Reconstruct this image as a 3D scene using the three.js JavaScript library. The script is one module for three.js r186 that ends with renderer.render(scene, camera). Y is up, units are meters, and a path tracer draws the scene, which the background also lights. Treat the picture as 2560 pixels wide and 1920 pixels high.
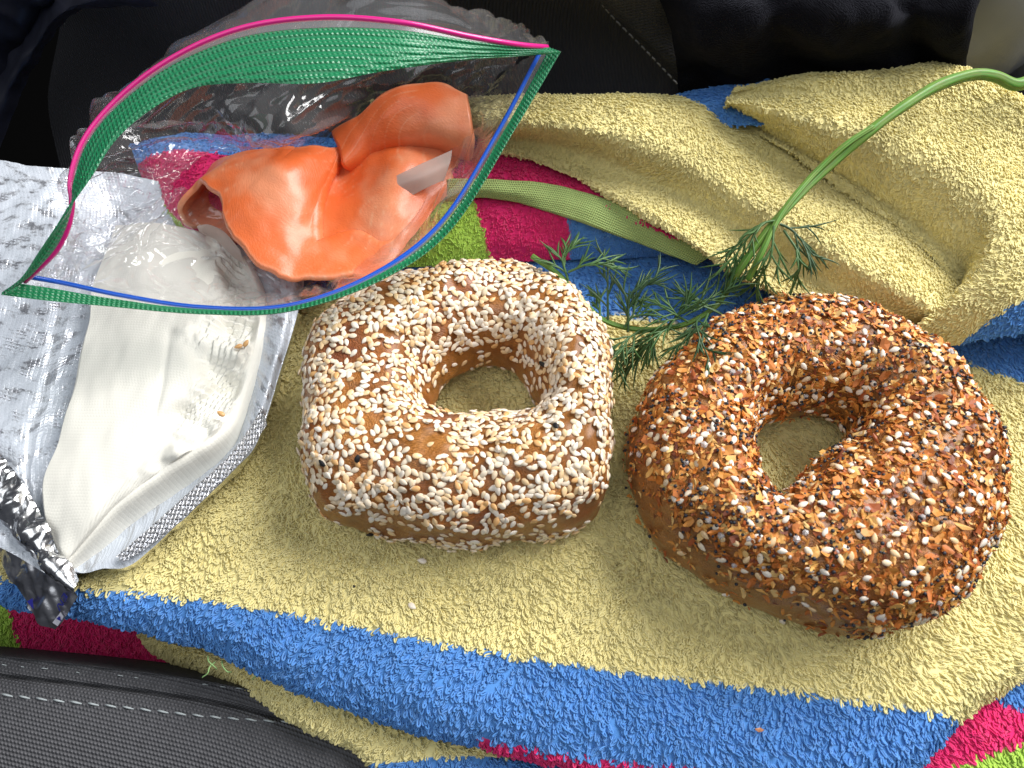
import * as THREE from 'three';
import { RectAreaLightUniformsLib } from 'three/addons/lights/RectAreaLightUniformsLib.js';
import { mergeGeometries } from 'three/addons/utils/BufferGeometryUtils.js';
import { FontLoader } from 'three/addons/loaders/FontLoader.js';
import { createNoise3D, createNoise2D } from 'simplex-noise';

// ---------------------------------------------------------------- camera, light, exposure
const scene = new THREE.Scene();
scene.background = new THREE.Color(0.040, 0.043, 0.052);            // dim car interior
const CAM_H = 0.24, PITCH = 60 * Math.PI / 180, FOV = 54.6;
const camera = new THREE.PerspectiveCamera(FOV, 4 / 3, 0.01, 20);
camera.position.set(0, CAM_H, CAM_H / Math.tan(PITCH));
camera.lookAt(0, 0, 0);
camera.updateMatrixWorld();
camera.focus = 0.265; camera.userData.fStop = 22;
const renderer = new THREE.WebGLRenderer({ antialias: true });
renderer.toneMapping = THREE.LinearToneMapping;
renderer.toneMappingExposure = 1.06;
renderer.shadowMap.enabled = true;
RectAreaLightUniformsLib.init();
function windowLight(name, pos, w, h, color, intensity) {
  const l = new THREE.RectAreaLight(color, intensity, w, h);
  l.name = name; l.position.set(...pos); l.lookAt(0, 0.02, -0.05); scene.add(l); return l;
}
windowLight('side_window_light', [0.70, 0.86, -0.44], 1.0, 0.62, new THREE.Color(1, 0.985, 0.965), 13.8);
windowLight('windscreen_light', [-0.30, 1.05, 0.36], 1.5, 0.9, new THREE.Color(0.93, 0.97, 1.0), 1.5);

// ---------------------------------------------------------------- helpers
function rng32(a) { return () => { a |= 0; a = a + 0x6D2B79F5 | 0; let t = Math.imul(a ^ a >>> 15, 1 | a); t = t + Math.imul(t ^ t >>> 7, 61 | t) ^ t; return ((t ^ t >>> 14) >>> 0) / 4294967296; }; }
const rnd = rng32(7);
const n3 = createNoise3D(rng32(11)), n2 = createNoise2D(rng32(12));
const V = (x, y, z) => new THREE.Vector3(x, y, z);
const lerp = (a, b, t) => a + (b - a) * t, clamp = (x, a = 0, b = 1) => Math.min(b, Math.max(a, x));
const smooth = (a, b, x) => { const t = clamp((x - a) / (b - a)); return t * t * (3 - 2 * t); };
const FPX = 960 / Math.tan(FOV * Math.PI / 360);
function dirOf(px, py) {
  const x = (px - 1280) / FPX, y = (960 - py) / FPX, s = Math.sin(PITCH), c = Math.cos(PITCH);
  return V(x, -s + y * c, -c - y * s);
}
// photo pixel on the level h centimetres above the towel
function P(px, py, hcm = 0) { const d = dirOf(px, py), t = (hcm / 100 - CAM_H) / d.y; return d.multiplyScalar(t).add(camera.position); }
function toPx(p) {
  const q = p.clone().sub(camera.position), s = Math.sin(PITCH), c = Math.cos(PITCH);
  const dz = -q.y * s - q.z * c, dy = q.y * c - q.z * s;
  return [1280 + q.x / dz * FPX, 960 - dy / dz * FPX];
}
const fbm = (x, y, z, o = 3) => { let s = 0, a = 0.5; for (let i = 0; i < o; i++) { s += a * n3(x, y, z); x *= 2.03; y *= 2.03; z *= 2.03; a *= 0.5; } return s; };

// a sheet through rows of [px, py, height cm] (or Vector3); returns sampled grid
function patch(rows, nu, nv, disp) {
  const R = rows.map((r) => new THREE.CatmullRomCurve3(r.map((p) => p.isVector3 ? p : P(...p)), false, 'catmullrom', 0.5));
  const pos = [];
  const lines = R.map((c) => { const a = []; for (let i = 0; i <= nu; i++) a.push(c.getPoint(i / nu)); return a; });
  for (let i = 0; i <= nu; i++) {
    const c = new THREE.CatmullRomCurve3(lines.map((l) => l[i]), false, 'catmullrom', 0.5);
    for (let j = 0; j <= nv; j++) (pos[j] ??= [])[i] = c.getPoint(j / nv);
  }
  const g = gridOf(pos, nu, nv);
  if (disp) {
    for (let j = 0; j <= nv; j++) for (let i = 0; i <= nu; i++) {
      const d = disp(i / nu, j / nv, pos[j][i]);
      if (d) pos[j][i] = pos[j][i].clone().addScaledVector(g.nrm[j][i], d);
    }
    return gridOf(pos, nu, nv);
  }
  return g;
}
function gridOf(pos, nu, nv) {
  const nrm = [];
  for (let j = 0; j <= nv; j++) {
    nrm[j] = [];
    for (let i = 0; i <= nu; i++) {
      const a = pos[j][Math.max(0, i - 1)], b = pos[j][Math.min(nu, i + 1)], c = pos[Math.max(0, j - 1)][i], d = pos[Math.min(nv, j + 1)][i];
      const n = d.clone().sub(c).cross(b.clone().sub(a)); 
      nrm[j][i] = n.lengthSq() > 0 ? n.normalize() : V(0, 1, 0);
    }
  }
  let lu = 0, lv = 0;
  for (let j = 0; j <= nv; j += Math.max(1, nv >> 3)) { let s = 0; for (let i = 1; i <= nu; i++) s += pos[j][i].distanceTo(pos[j][i - 1]); lu = Math.max(lu, s); }
  for (let i = 0; i <= nu; i += Math.max(1, nu >> 3)) { let s = 0; for (let j = 1; j <= nv; j++) s += pos[j][i].distanceTo(pos[j - 1][i]); lv = Math.max(lv, s); }
  return { pos, nrm, nu, nv, lu, lv };
}
// grid -> geometry; thickness > 0 closes it into a slab with rounded rim; colour(u,v,p) -> [r,g,b] linear
function sheet(g, { thick = 0, color, uvScale } = {}) {
  const { pos, nrm, nu, nv, lu, lv } = g, W = nu + 1;
  const P3 = [], UV = [], C = [], I = [], cu = [], cv = [];
  for (let j = 0; j <= nv; j++) { cu[j] = [0]; for (let i = 1; i <= nu; i++) cu[j][i] = cu[j][i - 1] + pos[j][i].distanceTo(pos[j][i - 1]); }
  for (let j = 0; j <= nv; j++) { cv[j] = []; for (let i = 0; i <= nu; i++) cv[j][i] = j ? cv[j - 1][i] + pos[j][i].distanceTo(pos[j - 1][i]) : 0; }
  const put = (p, u, v) => { P3.push(p.x, p.y, p.z); UV.push(cu[Math.round(v * nv)][Math.round(u * nu)] - cu[Math.round(v * nv)][nu] * 0.5, cv[Math.round(v * nv)][Math.round(u * nu)]); if (color) C.push(...color(u, v, p)); return P3.length / 3 - 1; };
  const layer = (off, flip) => {
    const base = P3.length / 3;
    for (let j = 0; j <= nv; j++) for (let i = 0; i <= nu; i++) put(off ? pos[j][i].clone().addScaledVector(nrm[j][i], off) : pos[j][i], i / nu, j / nv);
    for (let j = 0; j < nv; j++) for (let i = 0; i < nu; i++) {
      const a = base + j * W + i, b = a + 1, c = a + W, d = c + 1;
      flip ? I.push(a, b, c, b, d, c) : I.push(a, c, b, b, c, d);
    }
    return base;
  };
  const top = layer(0, false);
  if (thick) {
    const bot = layer(-thick, true), ring = [];
    for (let i = 0; i < nu; i++) ring.push([0, i]); for (let j = 0; j < nv; j++) ring.push([j, nu]);
    for (let i = nu; i > 0; i--) ring.push([nv, i]); for (let j = nv; j > 0; j--) ring.push([j, 0]);
    const mid = ring.map(([j, i]) => {
      const ci = clamp(i, 1, nu - 1), cj = clamp(j, 1, nv - 1);
      const out = pos[j][i].clone().sub(pos[cj][ci]).normalize();
      return put(pos[j][i].clone().addScaledVector(nrm[j][i], -thick / 2).addScaledVector(out, thick * 0.45), i / nu, j / nv);
    });
    ring.forEach(([j, i], k) => {
      const k2 = (k + 1) % ring.length, [j2, i2] = ring[k2];
      const t1 = top + j * W + i, t2 = top + j2 * W + i2, b1 = bot + j * W + i, b2 = bot + j2 * W + i2, m1 = mid[k], m2 = mid[k2];
      I.push(t1, t2, m1, t2, m2, m1, m1, m2, b1, m2, b2, b1);
    });
  }
  const geo = new THREE.BufferGeometry();
  geo.setAttribute('position', new THREE.Float32BufferAttribute(P3, 3));
  geo.setAttribute('uv', new THREE.Float32BufferAttribute(UV, 2));
  if (color) geo.setAttribute('color', new THREE.Float32BufferAttribute(C, 3));
  geo.setIndex(I); geo.computeVertexNormals();
  return geo;
}
function at(g, u, v) {
  const x = clamp(u) * g.nu, y = clamp(v) * g.nv, i = Math.min(g.nu - 1, x | 0), j = Math.min(g.nv - 1, y | 0), a = x - i, b = y - j;
  const mix = (A) => A[j][i].clone().multiplyScalar((1 - a) * (1 - b)).addScaledVector(A[j][i + 1], a * (1 - b)).addScaledVector(A[j + 1][i], (1 - a) * b).addScaledVector(A[j + 1][i + 1], a * b);
  return { p: mix(g.pos), n: mix(g.nrm).normalize() };
}
function tube(pts, radii, radial = 6, cap = true) {
  const n = pts.length, P3 = [], I = [], UV = [];
  let prev = null, len = 0;
  for (let k = 0; k < n; k++) {
    const t = pts[Math.min(n - 1, k + 1)].clone().sub(pts[Math.max(0, k - 1)]).normalize();
    let a = prev ? prev.clone().addScaledVector(t, -prev.dot(t)) : (Math.abs(t.y) < 0.9 ? V(0, 1, 0) : V(1, 0, 0)).cross(t);
    a.normalize(); prev = a; const b = t.clone().cross(a);
    if (k) len += pts[k].distanceTo(pts[k - 1]);
    const r = typeof radii === 'function' ? radii(k / (n - 1)) : radii;
    for (let q = 0; q < radial; q++) {
      const w = q / radial * Math.PI * 2, p = pts[k].clone().addScaledVector(a, Math.cos(w) * r).addScaledVector(b, Math.sin(w) * r);
      P3.push(p.x, p.y, p.z); UV.push(q / radial, len);
    }
  }
  for (let k = 0; k < n - 1; k++) for (let q = 0; q < radial; q++) {
    const a = k * radial + q, b = k * radial + (q + 1) % radial, c = a + radial, d = b + radial;
    I.push(a, b, c, b, d, c);
  }
  if (cap) for (const k of [0, n - 1]) {
    const c = P3.length / 3; P3.push(pts[k].x, pts[k].y, pts[k].z); UV.push(0.5, k ? len : 0);
    for (let q = 0; q < radial; q++) { const a = k * radial + q, b = k * radial + (q + 1) % radial; k ? I.push(a, b, c) : I.push(b, a, c); }
  }
  const geo = new THREE.BufferGeometry();
  geo.setAttribute('position', new THREE.Float32BufferAttribute(P3, 3));
  geo.setAttribute('uv', new THREE.Float32BufferAttribute(UV, 2));
  geo.setIndex(I); geo.computeVertexNormals();
  return geo;
}
const curvePts = (pts, n) => { const c = new THREE.CatmullRomCurve3(pts.map((p) => p.isVector3 ? p : P(...p))); return c.getSpacedPoints(n); };
const used = {};
const numbered = (n) => { const k = used[n] = (used[n] ?? -1) + 1; return k ? n + '_' + String(k).padStart(3, '0') : n; };
function thing(name, label, category, group, position) {
  const o = new THREE.Group(); o.name = numbered(name); o.userData = { label, category }; if (group) o.userData.group = group;
  if (position) o.position.copy(position);
  scene.add(o); return o;
}
function part(name, geo, mat, parent, label) {
  const m = new THREE.Mesh(geo, mat); m.name = name; m.castShadow = m.receiveShadow = true;
  if (label) m.userData.label = label;
  if (parent) { if (parent.position.lengthSq()) geo.translate(-parent.position.x, -parent.position.y, -parent.position.z); parent.add(m); }
  return m;
}
function single(name, geo, mat, label, category, group) {
  const m = part(numbered(name), geo, mat); m.userData = { label, category }; if (group) m.userData.group = group;
  scene.add(m); return m;
}
function dataTex(w, h, fn, srgb = false) {
  const d = new Uint8Array(w * h * 4);
  for (let y = 0; y < h; y++) for (let x = 0; x < w; x++) {
    const c = fn(x / w, y / h), k = (y * w + x) * 4, a = Array.isArray(c) ? c : [c, c, c];
    for (let q = 0; q < 3; q++) d[k + q] = clamp(a[q]) * 255; d[k + 3] = 255;
  }
  const t = new THREE.DataTexture(d, w, h); t.wrapS = t.wrapT = THREE.RepeatWrapping; t.magFilter = THREE.LinearFilter; t.minFilter = THREE.LinearFilter;
  if (srgb) t.colorSpace = THREE.SRGBColorSpace; t.needsUpdate = true; return t;
}
const rep = (t, su, sv = su) => { const c = t.clone(); c.repeat.set(su, sv); c.needsUpdate = true; return c; };
// seamless noise on a torus
const torus = (u, v, f, s = 0) => { const a = u * 6.2832, b = v * 6.2832; return n3(Math.cos(a) * f + s, Math.sin(a) * f + Math.cos(b) * f * 1.3, Math.sin(b) * f * 1.3 + s * 2); };
const std = (o) => new THREE.MeshStandardMaterial({ side: THREE.DoubleSide, ...o });
const phy = (o) => new THREE.MeshPhysicalMaterial({ side: THREE.DoubleSide, ...o });
const lin = (r, g, b) => new THREE.Color().setRGB(r, g, b);
// polyline in photo pixels on level h -> z of the line at world x
function lineZ(px, h = 0) {
  const w = px.map(([x, y]) => P(x, y, h));
  return (x) => { for (let k = 1; k < w.length; k++) if (x <= w[k].x || k === w.length - 1) { const t = (x - w[k - 1].x) / (w[k].x - w[k - 1].x); return lerp(w[k - 1].z, w[k].z, t); } };
}

// ---------------------------------------------------------------- textures
const weaveTex = dataTex(256, 256, (u, v) => {                       // basket weave of the seat
  const N = 16, a = u * N, b = v * N, row = Math.floor(b), s = (a + (row % 2) * 0.5) % 1, t = b % 1;
  const d = Math.hypot((s - 0.5) * 1.05, (t - 0.5) * 1.25);
  return clamp(1.05 - d * 1.75) * (0.82 + 0.18 * n2(Math.floor(a + (row % 2) * 0.5) * 3.1, row * 2.7));
});
const weaveCol = dataTex(256, 256, (u, v) => { const N = 16, a = u * N, b = v * N, row = Math.floor(b), s = (a + (row % 2) * 0.5) % 1, t = b % 1, d = Math.hypot((s - 0.5) * 1.05, (t - 0.5) * 1.25); return 0.42 + 0.58 * clamp(1.05 - d * 1.75) * (0.8 + 0.2 * n2(Math.floor(a + (row % 2) * 0.5) * 3.1, row * 2.7)) + 0.06 * n2(u * 5, v * 5); });
const ribTex = dataTex(256, 256, (u, v) => {
  const a = u * 16 % 1, b = v * 32 % 1, k = Math.floor(u * 16);
  return clamp((1 - Math.abs(a - 0.5) * 2) * 0.8 + 0.25 * Math.abs(((b + (k % 2) * 0.5) % 1) - 0.5) + 0.06 * n2(u * 60, v * 60));
});
const fuzzTex = dataTex(512, 512, (u, v) => clamp(0.5 + 0.35 * torus(u, v, 9) + 0.3 * torus(u, v, 26, 3) + 0.2 * (rnd() - 0.5)));
const knitTex = dataTex(128, 128, (u, v) => { const a = u * 16 % 1, b = v * 16 % 1; return clamp((1 - Math.abs(a - 0.5) * 1.6) * (0.55 + 0.45 * Math.sin((b + Math.abs(a - 0.5)) * 6.2832))); });

// ---------------------------------------------------------------- terry loops
const loopDefs = [];
for (let k = 0; k < 4; k++) {
  const r = rng32(100 + k), pts = [], tw = (r() - 0.5) * 1.6, ln = 0.35 + r() * 0.6, sp = 0.20 + r() * 0.12;
  for (let i = 0; i <= 8; i++) {
    const t = i / 8, a = Math.PI * t, w = tw * t;
    const x = -Math.cos(a) * sp * (0.6 + 0.6 * Math.sin(a)), y = Math.sin(a) * 1.0 + (i === 0 || i === 8 ? -0.15 : 0), z = Math.sin(a) * ln * (0.7 + 0.5 * t) + (t - 0.5) * 0.3;
    pts.push(V(x * Math.cos(w) - (t - 0.5) * 0.2 * Math.sin(w), y, z + x * Math.sin(w)));
  }
  loopDefs.push(tube(pts, 0.165, 5, false));
}
const COL = {
  yellow: [0.78, 0.69, 0.32], blue: [0.085, 0.26, 0.62], pink: [0.74, 0.022, 0.16], green: [0.40, 0.62, 0.085], navy: [0.062, 0.225, 0.66],
};
const loopMat = std({ color: 0xffffff, roughness: 0.95 });
const loopLists = loopDefs.map(() => []);
function scatterLoops(g, colorOf, { pitch = 0.00116, size = 0.00150, seed = 1, skip } = {}) {
  const r = rng32(seed * 977 + 5), nu = Math.ceil(g.lu / pitch * 1.12), nv = Math.ceil(g.lv / pitch * 0.9);
  const M = new THREE.Matrix4(), X = V(), Z = V();
  const du = 1 / nu, dv = 1 / nv, target = (g.lu / nu) * (g.lv / nv);
  for (let j = 0; j < nv; j++) for (let i = 0; i < nu; i++) {
    const u = (i + 0.5 + (r() - 0.5) * 0.75 + (j % 2) * 0.5) * du, v = (j + 0.5 + (r() - 0.5) * 0.75) * dv;
    if (u > 1 || v > 1) continue;
    const A = at(g, u, v), B = at(g, u + du, v), C = at(g, u, v + dv);
    const eu = B.p.clone().sub(A.p), ev = C.p.clone().sub(A.p), area = eu.clone().cross(ev).length();
    if (r() > area / target * 1.05) continue;
    const q = toPx(A.p);
    if (q[0] < -260 || q[0] > 2820 || q[1] < -150 || q[1] > 2200) continue;
    if (skip && skip(u, v, A.p)) continue;
    const c = colorOf(u, v, A.p, r); if (!c) continue;
    let n = A.n; if (g.flip) n = n.clone().negate();
    // lean field: coherent swirls with individual scatter
    const ang = n3(A.p.x * 30, A.p.y * 30, A.p.z * 30) * 0.8 + 0.3 * n3(A.p.x * 160, 5, A.p.z * 160) + (r() - 0.5) * 1.7;
    X.copy(eu).addScaledVector(n, -eu.dot(n)).normalize();
    Z.copy(X).cross(n).normalize();
    const f = X.clone().multiplyScalar(Math.sin(ang)).addScaledVector(Z, Math.cos(ang)); // lean direction
    const up = n.clone().addScaledVector(f, 0.35 + 0.7 * r()).normalize();
    const xx = up.clone().cross(f).normalize(), zz = xx.clone().cross(up).normalize();
    const s = size * (0.75 + 0.55 * r()), wd = 0.8 + 0.4 * r();
    M.makeBasis(xx.multiplyScalar(s * wd), up.multiplyScalar(s * (0.85 + 0.3 * r())), zz.multiplyScalar(s));
    M.setPosition(A.p);
    const k = 0.86 + 0.22 * r() + 0.05 * n3(A.p.x * 60, 1, A.p.z * 60), pale = r() * r() * 0.08;
    loopLists[(r() * 4) | 0].push([M.clone(), c[0] * k + pale * 0.6, c[1] * k + pale * 0.6, c[2] * k + pale * 0.5]);
  }
}
const loopThread = std({ color: lin(0.32, 0.52, 0.2), roughness: 0.9 });
const towel = thing('beach_towel', 'striped yellow, blue, pink and green terry towel folded under the bagels', 'towel');
function towelSheet(name, g, colorOf, opt = {}) {
  const geo = sheet(g, { color: (u, v, p) => { const c = colorOf(u, v, p, () => 0.5) ?? COL.yellow; return c; } });
  const m = part(name, geo, std({ vertexColors: true, roughness: 1 }), towel, opt.label);
  if (!opt.bare) scatterLoops(g, colorOf, opt);
  return m;
}

// ---------------------------------------------------------------- towel layers
const wob = (k) => (u, v, p) => 0.0012 * n3(p.x * 22 + k, p.y * 22, p.z * 22) + 0.0005 * n3(p.x * 70, p.y * 70 + k, p.z * 70);
{ // main layer under the bagels
  const X = [-250, 300, 750, 1200, 1700, 2200, 2450, 2800];
  const row = (ys, h) => X.map((x, i) => [x, Array.isArray(ys) ? ys[i] : ys, Array.isArray(h) ? h[i] : h]);
  const rows = [row(480, 0), row(800, 0), row(1100, 0), row([1250, 1280, 1350, 1400, 1450, 1450, 1420, 1300], 0.1),
    row([1400, 1460, 1590, 1720, 1800, 1840, 1670, 1480], 0.0), row([1460, 1535, 1690, 1830, 1930, 1930, 1740, 1550], -0.45), row([1478, 1562, 1722, 1862, 1962, 1952, 1762, 1570], -1.1), row([1440, 1530, 1690, 1830, 1930, 1920, 1730, 1540], -1.9)];
  const g = patch(rows, 180, 150, wob(0));
  const lower = lineZ([[-250, 1420], [0, 1440], [190, 1468], [440, 1490], [700, 1530], [1000, 1590], [1300, 1645], [1650, 1690], [2000, 1735], [2330, 1780], [2440, 1795], [2800, 1840]], 0);
  const pinkL = lineZ([[-250, 1900], [1000, 1850], [1200, 1845], [1300, 1868], [1450, 1893], [1760, 1926], [2200, 1965], [2800, 2020]], -0.8);
  const upper = lineZ([[-300, 660], [600, 720], [1300, 755], [1500, 785], [1800, 822], [2100, 850], [2370, 882], [2560, 960], [2800, 1030]], 0);
  towelSheet('main_layer', g, (u, v, p, r) => {
    const j = (r() - 0.5) * 0.002;
    if (v > 0.92 || p.z + j > pinkL(p.x)) return p.x < -0.01 ? COL.blue : COL.pink;
    if (p.z + j > lower(p.x) ) return COL.blue;
    if (p.z + j < upper(p.x)) return COL.blue;
    return COL.yellow;
  }, { seed: 1 });
}
{ // yellow layer hanging below the blue stripe
  const rows = [[[330, 1570, -7.0], [480, 1600, -5.6], [700, 1670, -2.9], [1000, 1780, -2.6], [1300, 1850, -2.6], [1700, 1960, -2.6]],
    [[350, 1590, -6.8], [510, 1645, -4.4], [715, 1705, -1.9], [1000, 1835, -1.7], [1250, 1905, -1.7], [1600, 2010, -1.7]],
    [[380, 1620, -6.9], [560, 1692, -4.0], [700, 1760, -2.1], [860, 1855, -1.9], [980, 1935, -1.9], [1150, 2060, -1.9]],
    [[385, 1630, -7.4], [565, 1705, -4.8], [705, 1772, -3.0], [868, 1868, -2.9], [990, 1955, -2.9], [1170, 2080, -2.9]]];
  const g = patch(rows, 110, 50, wob(3));
  const blueL = lineZ([[600, 1900], [1000, 1905], [1100, 1890], [1300, 1893], [1800, 1890]], -1.8);
  towelSheet('lower_layer', g, (u, v, p) => p.z > blueL(p.x) ? COL.blue : COL.yellow, { seed: 2 });
}
{ // dark pink and green bottom layer at the foil flap
  const rows = [[[-200, 1420, -4.6], [0, 1435, -5.0], [200, 1480, -5.8], [450, 1560, -6.8]], [[-200, 1540, -5.0], [0, 1560, -5.6], [200, 1600, -6.4], [450, 1640, -7.2]], [[-200, 1650, -5.8], [0, 1670, -6.6], [200, 1710, -7.2], [450, 1740, -8]]];
  const g = patch(rows, 60, 40, wob(5));
  towelSheet('bottom_layer', g, (u, v, p) => { const x = p.x, e = P(30, 1560, -5.6).x + (p.z - P(30, 1560, -5.6).z) * 0.35; return x < e ? COL.green : COL.pink; }, { seed: 3 });
}
{ // layer showing past the folded corner
  const rows = [[[2150, 1640, -1.6], [2400, 1640, -1.4], [2600, 1600, -1.4], [2850, 1560, -1.4]], [[2150, 1780, -1.5], [2400, 1760, -1.2], [2600, 1740, -1.2], [2850, 1720, -1.3]], [[2150, 2050, -2], [2400, 2050, -1.8], [2600, 2050, -1.8], [2850, 2050, -1.8]]];
  const g = patch(rows, 60, 50, wob(7));
  const bl = lineZ([[2100, 1735], [2400, 1738], [2480, 1745], [2560, 1772], [2850, 1850]], -1.2), gl = lineZ([[2150, 2000], [2340, 1930], [2450, 1885], [2560, 1858], [2850, 1800]], -1.4);
  towelSheet('corner_layer', g, (u, v, p) => p.z < bl(p.x) ? COL.blue : p.z > gl(p.x) ? COL.green : COL.pink, { seed: 4 });
}
{ // multicoloured roll behind the sesame bagel
  const X = [345, 480, 700, 1050, 1210, 1420, 1730, 1960];
  const row = (ys, h) => X.map((x, i) => [x + (i ? 0 : (ys[0] - 420) * 0.35), ys[i], i ? h : h - 1.3]);
  const rows = [row([640, 630, 660, 668, 655, 648, 640, 690], 0.25), row([560, 560, 590, 610, 600, 605, 618, 680], 1.1), row([440, 470, 520, 545, 535, 555, 595, 670], 1.9), row([400, 400, 430, 488, 485, 525, 575, 655], 2.2), row([370, 355, 370, 410, 420, 460, 540, 640], 2.1), row([355, 335, 340, 350, 360, 390, 480, 600], 1.4)];
  const g = patch(rows, 150, 60, wob(9));
  const bx = (px, py, h, k) => { const q = P(px, py, h); return (p) => p.x - q.x - (p.z - q.z) * k; };
  const e1 = bx(1205, 560, 1.7, 0.42), e2 = bx(1425, 580, 1.6, 0.35), e3 = bx(1745, 610, 1.1, 0.3), e0 = bx(985, 560, 1.7, 0.42), em = bx(430, 520, 1.7, 0.9);
  const blueBack = lineZ([[100, 330], [430, 372], [560, 392], [740, 410], [1100, 440]], 2.1);
  towelSheet('rolled_layer', g, (u, v, p) => {
    if (e3(p) > 0) return COL.pink; if (e2(p) > 0) return COL.blue; if (e1(p) > 0) return COL.pink; if (e0(p) > 0) return COL.green;
    if (p.z < blueBack(p.x)) return COL.blue;
    return em(p) < 0 ? COL.green : COL.pink;
  }, { seed: 5 });
}
{ // pink layer under the yellow fold
  const rows = [[[1050, 330, 2.6], [1250, 345, 2.6], [1450, 400, 2.5], [1700, 540, 2.0]], [[1050, 420, 2.8], [1250, 425, 2.8], [1450, 465, 2.7], [1700, 580, 2.2]], [[1050, 480, 2.5], [1250, 474, 2.6], [1450, 495, 2.6], [1700, 600, 2.2]]];
  towelSheet('pink_layer', patch(rows, 60, 30, wob(11)), () => COL.pink, { seed: 6, size: 0.00118, pitch: 0.00092 });
}
{ // flat woven hem
  const rows = [[[1120, 450, 3.0], [1260, 452, 3.0], [1420, 470, 2.9], [1600, 535, 2.6], [1780, 640, 1.8]], [[1120, 476, 2.75], [1260, 478, 2.8], [1420, 506, 2.65], [1580, 566, 2.25], [1760, 650, 1.5]], [[1120, 500, 2.3], [1250, 498, 2.4], [1400, 535, 2.3], [1560, 592, 1.9], [1740, 662, 1.2]]];
  const g = patch(rows, 90, 20, wob(13));
  part('woven_hem', sheet(g, { thick: 0.0015 }), std({ color: lin(0.44, 0.58, 0.20), roughness: 1, bumpMap: rep(knitTex, 1 / 0.014), bumpScale: 0.0007 }), towel, 'light green flat woven hem band');
}
const foldPatch = {};
{ // big yellow folds behind
  const T = [[930, 262, 1.2], [1130, 246, 2.0], [1340, 238, 3.8], [1560, 238, 4.0], [1730, 252, 3.7], [1920, 322, 3.2], [2100, 435, 3.0], [2265, 570, 2.9], [2385, 690, 2.7], [2440, 780, 2.3]];
  const L = [[930, 362, 0.8], [1110, 380, 1.9], [1250, 380, 3.3], [1380, 420, 3.3], [1520, 485, 3.2], [1680, 575, 3.0], [1850, 685, 2.6], [2030, 765, 2.2], [2190, 815, 1.9], [2285, 812, 1.4]];
  for (const q of [...T, ...L]) q[2] += 0.6;
  T.slice(5).forEach((q) => { q[2] -= 0.9; });
  L.slice(1).forEach((q) => { q[2] -= 0.95; });
  const mid = (t, dh) => T.map((a, i) => [lerp(a[0], L[i][0], t), lerp(a[1], L[i][1], t), lerp(a[2], L[i][2], t) + dh * (1 - 0.25 * i / 9) * Math.sin(Math.PI * Math.min(1, 0.25 + t))]);
  const back = T.map((a) => [a[0], a[1] + 14, a[2] - 2.2]), under = L.map((a) => [a[0] + 8, a[1] - 22, a[2] - 1.2]);
  const g = patch([back, T, mid(0.25, 0.9), mid(0.5, 1.75), mid(0.74, 1.9), mid(0.92, 1.15), L, under], 170, 80, (u, v, p) => 0.0016 * n3(p.x * 15, 4, p.z * 20) + 0.0005 * n3(p.x * 45, 7, p.z * 45));
  foldPatch.a = towelSheet('front_fold', g, () => COL.yellow, { seed: 7, size: 0.00118, pitch: 0.00092 });
  const T2 = [[1858, 246, 3.4], [1834, 222, 4.8], [1980, 199, 5.2], [2150, 184, 5.4], [2330, 168, 5.6], [2440, 190, 5.6], [2580, 270, 5.4], [2760, 420, 5.0], [2850, 600, 4.4], [2900, 780, 3.0]];
  const L2 = [[1832, 292, 3.4], [1802, 280, 4.7], [1930, 352, 4.8], [2080, 445, 4.6], [2230, 555, 4.3], [2345, 655, 3.9], [2392, 728, 3.4], [2312, 800, 2.6], [2282, 838, 1.9], [2296, 882, 0.8]];
  for (const q of L2.slice(1, 7)) q[2] -= 1.35;
  const mid2 = (t, dh) => T2.map((a, i) => [lerp(a[0], L2[i][0], t), lerp(a[1], L2[i][1], t), lerp(a[2], L2[i][2], t) + dh * Math.sin(Math.PI * Math.min(1, 0.2 + t * 0.9)) * (i > 6 ? 0.6 : i ? 1 : 0.2)]);
  const back2 = T2.map((a) => [a[0] + 10, a[1] + 20, a[2] - 2.5]), under2 = L2.map((a, i) => [a[0] + (i < 7 ? 22 : 60), a[1] - (i < 7 ? 22 : 10), a[2] - (i < 7 ? 1.8 : 0.6)]);
  const g2 = patch([back2, T2, mid2(0.25, 0.3), mid2(0.52, 1.2), mid2(0.76, 1.75), mid2(0.93, 1.2), L2, under2], 170, 90, (u, v, p) => 0.0018 * n3(p.x * 16, 9, p.z * 16) + 0.0005 * n3(p.x * 45, 17, p.z * 45));
  const bl = lineZ([[2200, 890], [2300, 866], [2400, 830], [2500, 792], [2600, 760], [2900, 660]], 2.6);
  foldPatch.b = towelSheet('rear_fold', g2, (u, v, p) => p.z > bl(p.x) ? COL.blue : COL.yellow, { seed: 8, size: 0.00118, pitch: 0.00092 });
  const gb = patch([[[1640, 248, 3.6], [1780, 222, 4.2], [1920, 200, 4.4]], [[1670, 262, 4.0], [1790, 252, 4.5], [1930, 240, 4.6]], [[1720, 300, 3.6], [1830, 310, 4.2], [1940, 310, 4.3]]], 40, 24, wob(15));
  foldPatch.c = towelSheet('blue_fold', gb, () => COL.blue, { seed: 9, size: 0.00118, pitch: 0.00092 });
}
for (const [x, y, k] of [[520, 1640, 1], [538, 1655, -1], [555, 1652, 1], [662, 1662, -1], [672, 1672, 1], [742, 1682, 1], [768, 1690, -1]]) {
  const r = rng32(x), A = P(x, y, -1.0), pts = [A, A.clone().add(V(0.001 * k, 0.0012, 0.0018)), A.clone().add(V(0.0022 * k + 0.001 * r(), 0.0008, 0.0034)), A.clone().add(V(0.0034 * k, -0.0006, 0.003 + 0.002 * r()))];
  part('loose_thread', tube(curvePts(pts, 14), 0.00022, 5), loopThread, towel);
}
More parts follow.
